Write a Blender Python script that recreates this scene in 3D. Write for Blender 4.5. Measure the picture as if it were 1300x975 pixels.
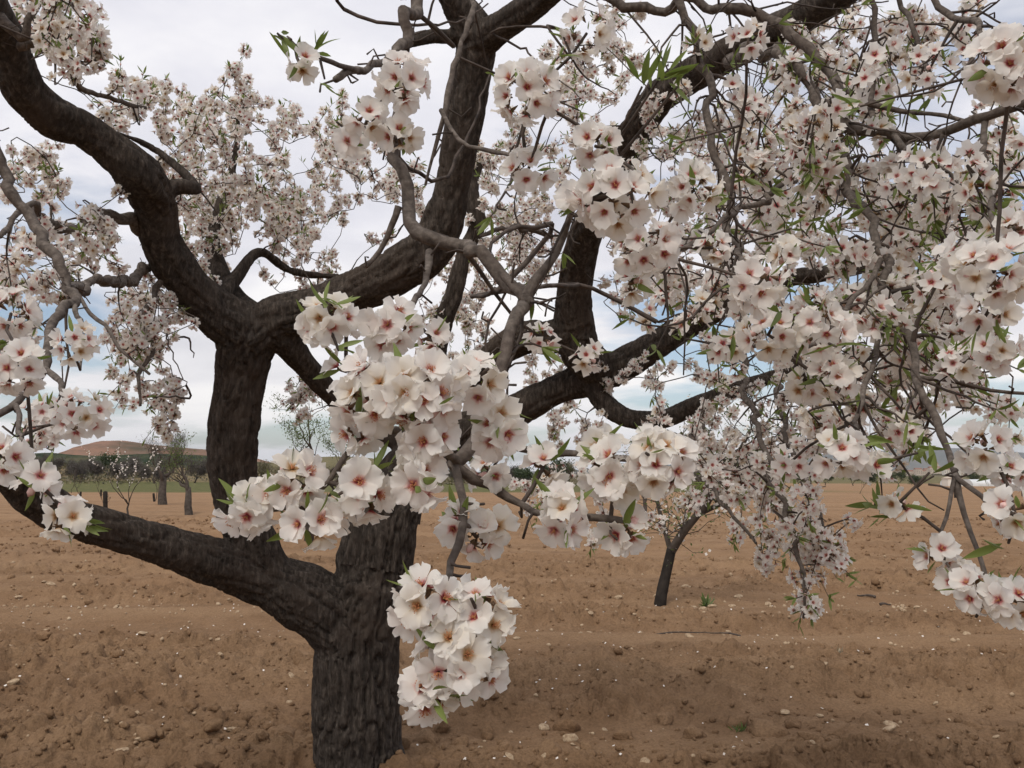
import bpy, bmesh, math, random
import numpy as np
import time
T0 = time.time()
from mathutils import Vector, Matrix

R_ = math.radians
rng = np.random.default_rng(11)
random.seed(5)
for o in list(bpy.data.objects):
    bpy.data.objects.remove(o)
SC = bpy.context.scene
COL = SC.collection

# ------------------------------------------------------------------ camera, sky, sun, exposure
CAM_H = 1.40
FPX = 1046.0                      # focal length in pixels of a 1300 px wide frame
HORIZON = 602.0
PITCH = math.atan((HORIZON - 487.5) / FPX)
cd = bpy.data.cameras.new('camera')
cd.sensor_width = 36.0
cd.lens = 36.0 * FPX / 1300.0
cd.clip_start = 0.05
cd.clip_end = 40000
cam = bpy.data.objects.new('camera', cd)
cam.location = (0, 0, CAM_H)
cam.rotation_euler = (math.pi / 2 + PITCH, 0, 0)
COL.objects.link(cam)
SC.camera = cam
SC.render.resolution_x, SC.render.resolution_y = 1024, 768

SUN_EL, SUN_AZ = R_(52), R_(205)      # azimuth clockwise from +Y: behind the camera
W = bpy.data.worlds.new('World')
SC.world = W
W.use_nodes = True


def build_world():
    nt = W.node_tree
    n, l = nt.nodes, nt.links
    n.clear()
    out = n.new('ShaderNodeOutputWorld')
    bg = n.new('ShaderNodeBackground')
    bg.inputs['Strength'].default_value = 0.10
    l.new(bg.outputs[0], out.inputs['Surface'])
    sky = n.new('ShaderNodeTexSky')
    sky.sky_type = 'NISHITA'
    sky.sun_disc = False
    sky.sun_elevation = SUN_EL
    sky.sun_rotation = SUN_AZ
    sky.air_density = 1.0
    sky.dust_density = 1.2
    tc = n.new('ShaderNodeTexCoord')
    sep = n.new('ShaderNodeSeparateXYZ')
    l.new(tc.outputs['Generated'], sep.inputs[0])

    def math_(op, a, b=None, clamp=False):
        m = n.new('ShaderNodeMath')
        m.operation = op
        m.use_clamp = clamp
        for i, v in enumerate((a, b)):
            if v is None:
                continue
            if isinstance(v, (int, float)):
                m.inputs[i].default_value = v
            else:
                l.new(v, m.inputs[i])
        return m.outputs[0]
    zc = math_('MAXIMUM', sep.outputs['Z'], 0.0)
    zz = math_('ADD', zc, 0.14)
    cx = math_('DIVIDE', sep.outputs['X'], zz)
    cy = math_('DIVIDE', sep.outputs['Y'], zz)
    cmb = n.new('ShaderNodeCombineXYZ')
    l.new(cx, cmb.inputs[0])
    l.new(cy, cmb.inputs[1])
    cmb.inputs[2].default_value = 3.7

    def noise(scale, detail, rough, off):
        mp = n.new('ShaderNodeMapping')
        mp.inputs['Location'].default_value = off
        l.new(cmb.outputs[0], mp.inputs['Vector'])
        t = n.new('ShaderNodeTexNoise')
        t.inputs['Scale'].default_value = scale
        t.inputs['Detail'].default_value = detail
        t.inputs['Roughness'].default_value = rough
        t.inputs['Distortion'].default_value = 0.25
        l.new(mp.outputs[0], t.inputs['Vector'])
        return t.outputs['Fac']

    def ramp(fac, stops):
        r = n.new('ShaderNodeValToRGB')
        l.new(fac, r.inputs[0])
        e = r.color_ramp.elements
        while len(e) < len(stops):
            e.new(0.5)
        for i, (p, c) in enumerate(stops):
            e[i].position = p
            e[i].color = (*c, 1)
        return r.outputs[0]
    cover = ramp(noise(0.62, 7, 0.55, (5.9, 7.1, 0.4)), [(0.40, (0.08, 0.08, 0.08)), (0.49, (1, 1, 1))])
    shade = ramp(noise(0.9, 6, 0.55, (8.3, 1.1, 5.0)),
                 [(0.36, (5.3, 5.35, 6.0)), (0.5, (6.9, 6.85, 7.35)), (0.62, (8.5, 8.35, 8.45))])
    low = ramp(zc, [(0.0, (1, 1, 1)), (0.30, (0, 0, 0))])
    cream = n.new('ShaderNodeMixRGB')
    cream.blend_type = 'MIX'
    cream.inputs[2].default_value = (9.6, 9.2, 8.5, 1)
    l.new(math_('MULTIPLY', low, 0.5), cream.inputs[0])
    l.new(shade, cream.inputs[1])
    mix = n.new('ShaderNodeMixRGB')
    l.new(cover, mix.inputs[0])
    l.new(sky.outputs[0], mix.inputs[1])
    l.new(cream.outputs[0], mix.inputs[2])
    l.new(mix.outputs[0], bg.inputs['Color'])


build_world()
sd = bpy.data.lights.new('sun', 'SUN')
sd.energy = 1.5
sd.angle = R_(28)
sd.color = (1.0, 0.93, 0.82)
sun = bpy.data.objects.new('sun', sd)
sdir = Vector((math.sin(SUN_AZ) * math.cos(SUN_EL), math.cos(SUN_AZ) * math.cos(SUN_EL), math.sin(SUN_EL)))
sun.rotation_euler = sdir.to_track_quat('Z', 'Y').to_euler()
sun.location = (0, -5, 20)
COL.objects.link(sun)
vs = SC.view_settings
vs.view_transform = 'Standard'
vs.look = 'None'
vs.exposure = 0.30
vs.gamma = 1.0
vs.use_curve_mapping = False
SC.render.engine = 'CYCLES'
SC.cycles.max_bounces = 8
SC.cycles.transparent_max_bounces = 8

# ------------------------------------------------------------------ helpers
CP, SP = math.cos(PITCH), math.sin(PITCH)


def P(px, py, d):
    """the point a given depth in front of the camera, from a pixel of the 1300x975 photograph"""
    x = (px - 650.0) / FPX * d
    u = (487.5 - py) / FPX * d
    return np.array((x, d * CP - u * SP, CAM_H + u * CP + d * SP))


def project(p):
    p = np.asarray(p, float)
    q = p - np.array((0, 0, CAM_H))
    d = q[..., 1] * CP + q[..., 2] * SP
    u = -q[..., 1] * SP + q[..., 2] * CP
    return 650 + q[..., 0] / d * FPX, 487.5 - u / d * FPX, d


def G(px, py):
    """the point on flat ground behind a pixel"""
    u = (487.5 - py) / FPX
    dz = u * CP + SP
    d = -CAM_H / dz
    p = P(px, py, d)
    return p


def hash3(ix, iy, iz, s):
    h = (ix.astype(np.int64) * 374761393 + iy.astype(np.int64) * 668265263 + iz.astype(np.int64) * 2147483647 + s * 974634777) & 0xffffffff
    h = ((h ^ (h >> 13)) * 1274126177) & 0xffffffff
    h = (h ^ (h >> 16)) & 0xffffffff
    return h.astype(np.float64) / 4294967295.0


def noise3(p, s=0):
    p = np.asarray(p, float)
    i = np.floor(p)
    f = p - i
    f = f * f * (3 - 2 * f)
    i = i.astype(np.int64)
    r = 0
    for dx in (0, 1):
        for dy in (0, 1):
            for dz in (0, 1):
                w = (f[:, 0] if dx else 1 - f[:, 0]) * (f[:, 1] if dy else 1 - f[:, 1]) * (f[:, 2] if dz else 1 - f[:, 2])
                r = r + w * hash3(i[:, 0] + dx, i[:, 1] + dy, i[:, 2] + dz, s)
    return r * 2 - 1


def fbm(p, octaves=4, s=0, gain=0.5):
    a, r, tot = 1.0, 0, 0
    p = np.asarray(p, float)
    for k in range(octaves):
        r = r + a * noise3(p, s + k)
        tot += a
        a *= gain
        p = p * 2.03 + 11.7
    return r / tot


def mesh(name, V, F, mats=(), mi=None, attrs=None, smooth=True):
    V = np.asarray(V, np.float32)
    F = np.asarray(F, np.int32)
    me = bpy.data.meshes.new(name)
    k = F.shape[1]
    me.vertices.add(len(V))
    me.vertices.foreach_set('co', V.ravel())
    me.loops.add(F.size)
    me.loops.foreach_set('vertex_index', F.ravel())
    me.polygons.add(len(F))
    me.polygons.foreach_set('loop_start', np.arange(len(F), dtype=np.int32) * k)
    me.polygons.foreach_set('loop_total', np.full(len(F), k, np.int32))
    for m in mats:
        me.materials.append(m)
    if mi is not None:
        me.polygons.foreach_set('material_index', np.asarray(mi, np.int32))
    me.polygons.foreach_set('use_smooth', np.full(len(F), smooth, bool))
    for kx, v in (attrs or {}).items():
        a = me.attributes.new(kx, 'FLOAT', 'POINT')
        a.data.foreach_set('value', np.asarray(v, np.float32))
    me.update(calc_edges=True)
    me.validate()
    return me


def obj(name, me, parent=None, label=None, cat=None, group=None, kind=None, M=None):
    o = bpy.data.objects.new(name, me)
    COL.objects.link(o)
    if M is not None:
        o.matrix_world = M
    if parent is not None:
        o.parent = parent
    for k, v in (('label', label), ('category', cat), ('group', group), ('kind', kind)):
        if v:
            o[k] = v
    return o


def thing(name, loc, label, cat, group=None):
    o = obj(name, None, None, label, cat, group)
    o.location = loc
    o.empty_display_size = 0.1
    return o


def part(name, me, root, kind=None):
    """a part whose mesh is given in world coordinates"""
    o = obj(name, me, root, kind=kind)
    o.matrix_parent_inverse = Matrix.Translation(-Vector(root.location))
    return o


def unit(v):
    v = np.asarray(v, float)
    return v / (np.linalg.norm(v, axis=-1, keepdims=True) + 1e-12)


def rotz_to(n, roll):
    """3x3 with +Z on n"""
    n = unit(n)
    a = np.array((0, 0, 1.0)) if abs(n[2]) < 0.9 else np.array((1.0, 0, 0))
    x = unit(np.cross(a, n))
    y = np.cross(n, x)
    c, s = math.cos(roll), math.sin(roll)
    return np.stack((x * c + y * s, -x * s + y * c, n), axis=1)


def catmull(C, step):
    """resample control rows (x,y,z,r) smoothly"""
    C = np.asarray(C, float)
    E = np.vstack((2 * C[0] - C[1], C, 2 * C[-1] - C[-2]))
    E[0, 3], E[-1, 3] = C[0, 3], C[-1, 3]
    out = []
    for i in range(1, len(E) - 2):
        p0, p1, p2, p3 = E[i - 1:i + 3]
        n = max(2, int(np.linalg.norm(p2[:3] - p1[:3]) / step))
        t = np.linspace(0, 1, n, endpoint=False)[:, None]
        q = 0.5 * (2 * p1 + (p2 - p0) * t + (2 * p0 - 5 * p1 + 4 * p2 - p3) * t ** 2 + (3 * p1 - p0 - 3 * p2 + p3) * t ** 3)
        q[:, 3] = p1[3] + (p2[3] - p1[3]) * t[:, 0]
        out.append(q)
    out.append(E[-2][None])
    return np.vstack(out)


def frames(pts):
    T = unit(np.gradient(pts, axis=0))
    a = np.array((0, 0, 1.0)) if abs(T[0][2]) < 0.9 else np.array((1.0, 0, 0))
    N = np.zeros_like(T)
    N[0] = unit(np.cross(T[0], a))
    for i in range(1, len(T)):
        v = N[i - 1] - T[i] * np.dot(N[i - 1], T[i])
        N[i] = unit(v)
    return T, N, np.cross(T, N)


def tube(pts, rad, seg, close=True):
    pts = np.asarray(pts, float)
    rad = np.asarray(rad, float)
    if close:
        T0 = unit(pts[-1] - pts[-2])
        pts = np.vstack((pts, pts[-1] + T0 * rad[-1] * 0.35))
        rad = np.append(rad, rad[-1] * 0.05)
    T, N, B = frames(pts)
    a = np.linspace(0, 2 * math.pi, seg, endpoint=False)
    V = pts[:, None] + rad[:, None, None] * (np.cos(a)[None, :, None] * N[:, None] + np.sin(a)[None, :, None] * B[:, None])
    n = len(pts)
    i = np.arange(n - 1)[:, None] * seg
    j = np.arange(seg)[None]
    j2 = (j + 1) % seg
    F = np.stack((i + j, i + j2, i + seg + j2, i + seg + j), axis=-1).reshape(-1, 4)
    return V.reshape(-1, 3), F


class Bag:
    """collects pieces of one joined mesh (all faces with the same number of corners)"""
    def __init__(self):
        self.V, self.F, self.M, self.A, self.n = [], [], [], [], 0

    def add(self, V, F, m=0, a=None):
        V = np.asarray(V)
        F = np.asarray(F)
        self.V.append(V)
        self.F.append(F + self.n)
        self.M.append(np.full(len(F), m) if np.isscalar(m) else m)
        self.A.append(np.zeros((len(V), 2)) if a is None else a)
        self.n += len(V)

    def build(self, name, mats, smooth=True, keys=('rad', 'tint')):
        A = np.vstack(self.A)
        return mesh(name, np.vstack(self.V), np.vstack(self.F), mats, np.concatenate(self.M), {k: A[:, i] for i, k in enumerate(keys)}, smooth)


# ------------------------------------------------------------------ materials
class NT:
    def __init__(self, name):
        self.m = bpy.data.materials.new(name)
        self.m.use_nodes = True
        self.t = self.m.node_tree
        self.t.nodes.clear()
        self.out = self.t.nodes.new('ShaderNodeOutputMaterial')

    def n(self, typ, ins=None, **props):
        x = self.t.nodes.new(typ)
        for k, v in props.items():
            setattr(x, k, v)
        for k, v in (ins or {}).items():
            self.set(x, k, v)
        return x

    def set(self, x, k, v):
        s = x.inputs[k]
        if hasattr(v, 'is_linked') or hasattr(v, 'links'):
            self.t.links.new(v, s)
        else:
            if isinstance(v, tuple) and len(v) == 3 and s.type == 'RGBA':
                v = (*v, 1)
            s.default_value = v

    def attr(self, name):
        return self.n('ShaderNodeAttribute', attribute_name=name).outputs['Fac']

    def coord(self, which='Object', scale=(1, 1, 1)):
        c = self.n('ShaderNodeTexCoord').outputs[which]
        return self.n('ShaderNodeMapping', {'Vector': c, 'Scale': scale}).outputs[0]

    def noise(self, vec, scale, detail=4, rough=0.55, dist=0.0):
        return self.n('ShaderNodeTexNoise', {'Vector': vec, 'Scale': scale, 'Detail': detail, 'Roughness': rough, 'Distortion': dist}).outputs['Fac']

    def ramp(self, fac, stops, interp='LINEAR'):
        r = self.n('ShaderNodeValToRGB', {0: fac})
        r.color_ramp.interpolation = interp
        e = r.color_ramp.elements
        while len(e) < len(stops):
            e.new(0.5)
        for i, (p, c) in enumerate(stops):
            e[i].position = p
            e[i].color = (*c, 1) if isinstance(c, tuple) else (c, c, c, 1)
        return r.outputs[0]

    def mix(self, f, a, b, blend='MIX'):
        return self.n('ShaderNodeMixRGB', {0: f, 1: a, 2: b}, blend_type=blend).outputs[0]

    def math(self, op, a, b=0.0):
        return self.n('ShaderNodeMath', {0: a, 1: b}, operation=op).outputs[0]

    def bump(self, h, strength, dist):
        return self.n('ShaderNodeBump', {'Height': h, 'Strength': strength, 'Distance': dist}).outputs[0]

    def principled(self, color, rough=0.9, normal=None, spec=0.2):
        b = self.n('ShaderNodeBsdfPrincipled', {'Base Color': color, 'Roughness': rough, 'Specular IOR Level': spec})
        if normal is not None:
            self.set(b, 'Normal', normal)
        return b.outputs[0]

    def done(self, shader):
        self.t.links.new(shader, self.out.inputs['Surface'])
        return self.m


def mat_bark():
    k = NT('bark_dark')
    v = k.coord()
    big = k.noise(v, 4.0, 5)
    fine = k.noise(k.coord(scale=(1, 1, 0.22)), 65, 6, 0.7)
    mid = k.noise(k.coord(scale=(1, 1, 0.45)), 16, 5, 0.6, 0.6)
    c = k.ramp(fine, [(0.3, (0.022, 0.018, 0.015)), (0.52, (0.064, 0.052, 0.043)), (0.75, (0.17, 0.14, 0.115))])
    c = k.mix(k.ramp(big, [(0.5, 0.0), (0.68, 0.65)]), c, (0.085, 0.064, 0.050), 'MIX')
    c = k.mix(k.ramp(mid, [(0.62, 0.0), (0.75, 0.5)]), c, (0.12, 0.105, 0.092))
    h = k.math('ADD', k.math('MULTIPLY', fine, 0.6), mid)
    return k.done(k.principled(c, 0.95, k.bump(h, 1.0, 0.020), 0.15))


def mat_branch():
    k = NT('bark_grey')
    v = k.coord()
    a = k.noise(v, 90, 4)
    b = k.noise(v, 14, 4)
    c = k.ramp(a, [(0.3, (0.060, 0.048, 0.040)), (0.55, (0.135, 0.112, 0.094)), (0.8, (0.24, 0.205, 0.175))])
    c = k.mix(k.ramp(b, [(0.45, 0.0), (0.7, 0.6)]), c, (0.075, 0.054, 0.043))
    return k.done(k.principled(c, 0.85, k.bump(a, 0.6, 0.004), 0.2))


def mat_twig():
    k = NT('twig_bark')
    a = k.noise(k.coord(), 40, 3)
    c = k.ramp(a, [(0.3, (0.035, 0.028, 0.024)), (0.7, (0.125, 0.098, 0.082))])
    return k.done(k.principled(c, 0.85))


def mat_petal():
    k = NT('blossom_petal')
    r = k.attr('rad')
    t = k.attr('tint')
    fib = k.noise(k.n('ShaderNodeNewGeometry').outputs['Position'], 420, 3)
    rr = k.math('ADD', r, k.math('MULTIPLY', k.math('SUBTRACT', fib, 0.5), 0.16))
    c = k.ramp(rr, [(0.0, (0.36, 0.050, 0.065)), (0.11, (0.56, 0.16, 0.16)), (0.19, (0.82, 0.58, 0.52)), (0.30, (0.905, 0.855, 0.80)), (1.0, (0.93, 0.912, 0.865))])
    old = k.ramp(rr, [(0.0, (0.45, 0.24, 0.07)), (0.14, (0.66, 0.47, 0.28)), (0.30, (0.88, 0.82, 0.72)), (1.0, (0.91, 0.885, 0.83))])
    c = k.mix(k.ramp(t, [(0.70, 0.0), (0.85, 1.0)]), c, old)
    pinkish = k.mix(0.18, c, (0.88, 0.78, 0.76))
    c = k.mix(k.ramp(t, [(0.0, 1.0), (0.35, 0.0)]), c, pinkish)
    d = k.n('ShaderNodeBsdfPrincipled', {'Base Color': c, 'Roughness': 0.55, 'Specular IOR Level': 0.25})
    tr = k.n('ShaderNodeBsdfTranslucent', {'Color': c})
    mx = k.n('ShaderNodeMixShader', {0: 0.5})
    k.t.links.new(d.outputs[0], mx.inputs[1])
    k.t.links.new(tr.outputs[0], mx.inputs[2])
    return k.done(mx.outputs[0])


def mat_simple(name, c1, c2, scale, rough=0.8, spec=0.2, bump=0.0):
    k = NT(name)
    a = k.noise(k.coord(), scale, 4)
    c = k.ramp(a, [(0.3, c1), (0.7, c2)])
    return k.done(k.principled(c, rough, k.bump(a, bump, 0.02) if bump else None, spec))


def mat_leaf(name, c1, c2, scale=30, tl=0.35):
    k = NT(name)
    a = k.noise(k.coord(), scale, 3)
    c = k.mix(k.ramp(k.attr('tint'), [(0.0, 0.0), (1.0, 1.0)]), c1, c2)
    c = k.mix(k.math('MULTIPLY', a, 0.5), c, c2)
    d = k.n('ShaderNodeBsdfPrincipled', {'Base Color': c, 'Roughness': 0.45, 'Specular IOR Level': 0.35})
    tr = k.n('ShaderNodeBsdfTranslucent', {'Color': k.mix(0.5, c, (0.20, 0.30, 0.05))})
    mx = k.n('ShaderNodeMixShader', {0: tl})
    k.t.links.new(d.outputs[0], mx.inputs[1])
    k.t.links.new(tr.outputs[0], mx.inputs[2])
    return k.done(mx.outputs[0])


def mat_soil(name='soil', stone=False):
    k = NT(name)
    v = k.n('ShaderNodeNewGeometry').outputs['Position']
    big = k.noise(v, 0.35, 5, 0.6)
    mid = k.noise(v, 3.0, 6, 0.65)
    fine = k.noise(v, 60, 6, 0.7)
    c = k.ramp(mid, [(0.28, (0.215, 0.132, 0.076)), (0.52, (0.308, 0.194, 0.114)), (0.75, (0.40, 0.265, 0.162))])
    c = k.mix(k.ramp(big, [(0.35, 0.0), (0.65, 0.55)]), c, (0.355, 0.212, 0.115))
    band = k.noise(k.n('ShaderNodeMapping', {'Vector': v, 'Scale': (0.16, 1.1, 1)}).outputs[0], 1.0, 5, 0.6)
    c = k.mix(k.ramp(band, [(0.45, 0.0), (0.66, 0.6)]), c, (0.44, 0.285, 0.165))
    c = k.mix(k.ramp(fine, [(0.35, 0.45), (0.6, 0.0)]), c, (0.12, 0.075, 0.045))
    c = k.mix(k.ramp(fine, [(0.66, 0.0), (0.78, 0.5)]), c, (0.36, 0.27, 0.19))
    if not stone:
        # crops beyond the ploughed orchard: green strip, dry grass, by position on the land
        g = k.n('ShaderNodeSeparateXYZ', {0: k.n('ShaderNodeTexCoord').outputs['Object']})
        X, Y = g.outputs[0], g.outputs[1]
        wob = k.math('MULTIPLY', k.math('SUBTRACT', k.noise(v, 0.06, 4), 0.5), 9.0)
        yy = k.math('ADD', Y, wob)
        green = k.ramp(k.noise(v, 1.2, 5, 0.7), [(0.3, (0.060, 0.072, 0.026)), (0.5, (0.115, 0.118, 0.048)), (0.7, (0.21, 0.165, 0.085))])
        dry = k.ramp(k.noise(v, 0.15, 5, 0.7), [(0.38, (0.085, 0.080, 0.042)), (0.52, (0.20, 0.150, 0.080)), (0.68, (0.29, 0.21, 0.115))])
        m1 = k.math('MULTIPLY', k.n('ShaderNodeMapRange', {0: yy, 1: 63.0, 2: 67.0}).outputs[0], k.n('ShaderNodeMapRange', {0: X, 1: 30.0, 2: 20.0}).outputs[0])
        c = k.mix(m1, c, green)
        m2 = k.math('MULTIPLY', k.n('ShaderNodeMapRange', {0: yy, 1: 128.0, 2: 140.0}).outputs[0], k.n('ShaderNodeMapRange', {0: X, 1: 70.0, 2: 30.0}).outputs[0])
        c = k.mix(m2, c, dry)
        m3 = k.n('ShaderNodeMapRange', {0: yy, 1: 300.0, 2: 340.0}).outputs[0]
        c = k.mix(m3, c, k.mix(0.5, green, dry))
    h = k.math('ADD', fine, k.math('MULTIPLY', k.noise(v, 180, 4, 0.7), 0.5))
    return k.done(k.principled(c, 1.0, k.bump(h, 1.0, 0.022), 0.05))


MB_DARK, MB_GREY, M_TWIG, M_PETAL = mat_bark(), mat_branch(), mat_twig(), mat_petal()
M_STAMEN = mat_simple('stamen_anthers', (0.42, 0.10, 0.11), (0.62, 0.36, 0.10), 700, 0.7)
M_CALYX = mat_simple('calyx', (0.11, 0.050, 0.036), (0.17, 0.125, 0.065), 300, 0.7)
M_BUD = mat_simple('bud', (0.62, 0.33, 0.31), (0.80, 0.62, 0.57), 200, 0.6)
M_LEAF = mat_leaf('almond_leaf', (0.105, 0.145, 0.034), (0.23, 0.28, 0.080))
M_SOIL = mat_soil()
M_CLOD = mat_soil('clod_soil', True)
M_STONE = mat_simple('limestone', (0.27, 0.185, 0.115), (0.50, 0.385, 0.26), 2.5, 0.95, 0.1, 0.5)
M_FALLEN = mat_simple('fallen_petal', (0.62, 0.56, 0.50), (0.80, 0.76, 0.70), 20, 0.8)

# ------------------------------------------------------------------ ground
def sstep(a, b, x):
    t = np.clip((x - a) / (b - a), 0, 1)
    return t * t * (3 - 2 * t)


def land(x, y):
    """the lie of the land, without clods"""
    r = np.hypot(x, y)
    left = sstep(40, -60, x / np.maximum(r, 1) * 100)
    u = x / np.maximum(r, 1)
    z = (left * 4.6 * sstep(110, 330, r) + 21 * sstep(300, 1100, r) * np.exp(-((u + 0.20) / 0.11) ** 2)) * (y > -50)
    z = z - (1 - left) * 2.2 * sstep(70, 320, r)
    return z


def dome(p, s):
    """crumbly clods: rounded cells of random height with creases between"""
    i = np.floor(p[:, :2]).astype(np.int64)
    z = np.zeros(len(p), np.int64)
    best = np.full(len(p), 9.0)
    hh = np.zeros(len(p))
    for dx in (-1, 0, 1):
        for dy in (-1, 0, 1):
            a, b = i[:, 0] + dx, i[:, 1] + dy
            cx = a + 0.15 + 0.7 * hash3(a, b, z, s)
            cy = b + 0.15 + 0.7 * hash3(a, b, z, s + 100)
            d = (p[:, 0] - cx) ** 2 + (p[:, 1] - cy) ** 2
            m = d < best
            best = np.where(m, d, best)
            hh = np.where(m, hash3(a, b, z, s + 200), hh)
    return np.sqrt(np.clip(1 - best / 0.62, 0, 1)) * (0.15 + 0.85 * hh ** 2)


def soil(x, y):
    sh = x.shape
    x, y = x.ravel(), y.ravel()
    r = np.hypot(x, y)
    p = np.stack((x, y, np.zeros_like(x)), 1)
    near = 1 - sstep(28, 55, r)
    yw = y + 0.35 * fbm(p * (0.16, 0.3, 1), 3, 3)
    furrow = np.sin(yw * 2 * math.pi / 1.35)
    h = 0.030 * furrow * sstep(2, 5, r) + 0.06 * fbm(p * (0.35, 0.9, 1), 4, 21)
    lump = sstep(-0.25, 0.35, fbm(p * (0.28, 1.25, 1), 3, 40) + 0.30 * (r < 5.2))
    k = np.where(r < 30)[0]
    q = p[k] + 0.035 * np.stack((noise3(p[k] * 9, 55), noise3(p[k] * 9, 56), 0 * k), 1)
    lk = lump[k]
    h[k] += lk * (0.10 * dome(q * 5.0, 50) + 0.075 * dome(q * 10.5, 51)) + (0.40 + 0.60 * lk) * 0.046 * dome(q * 22.0, 52) + (0.4 + 0.6 * lk) * 0.016 * dome(q * 46.0, 54)
    h = h * near
    return (land(x, y) + h).reshape(sh)


def build_ground():
    front = np.linspace(R_(-40), R_(40), 500)
    back = np.linspace(R_(40), R_(320), 50)[1:-1]
    ang = np.concatenate((front, back))
    r1 = np.concatenate((np.geomspace(0.8, 2.6, 40)[:-1], np.geomspace(2.6, 14, 370)[:-1], np.geomspace(14, 60, 100)))
    r2 = np.geomspace(60, 16000, 70)[1:]
    rr = np.concatenate(([0.02], r1, r2))
    A, Rr = np.meshgrid(ang, rr)
    x, y = np.sin(A) * Rr, np.cos(A) * Rr
    z = soil(x, y)
    V = np.stack((x, y, z), -1).reshape(-1, 3)
    n, m = A.shape
    i = np.arange(n - 1)[:, None] * m
    j = np.arange(m)[None]
    j2 = (j + 1) % m
    F = np.stack((i + j, i + m + j, i + m + j2, i + j2), -1).reshape(-1, 4)
    return obj('ground', mesh('ground', V, F, [M_SOIL]), kind='structure')


GROUND = build_ground()


def rock_mesh(name, sub, seed, flat, mat, rough=0.35):
    bm = bmesh.new()
    bmesh.ops.create_icosphere(bm, subdivisions=sub, radius=1.0)
    V = np.array([v.co[:] for v in bm.verts])
    F = np.array([[v.index for v in f.verts] for f in bm.faces])
    bm.free()
    r = np.random.default_rng(seed)
    d = 1 + rough * fbm(V * 1.3 + seed * 7.3, 3, seed) + 0.26 * fbm(V * 3.6 + seed, 3, seed + 5)
    V = V * d[:, None]
    for _ in range(7):        # broken flats
        n = unit(r.normal(size=3))
        c = r.uniform(0.55, 0.85)
        s = V @ n
        V = V - np.where(s > c, (s - c) * 0.85, 0)[:, None] * n
    V = V * (1, r.uniform(0.65, 0.95), flat)
    return mesh(name, V, F, [mat], smooth=False if sub < 3 and mat is M_STONE else True)


def gz(x, y):
    return float(soil(np.array([x]), np.array([y]))[0])


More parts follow.
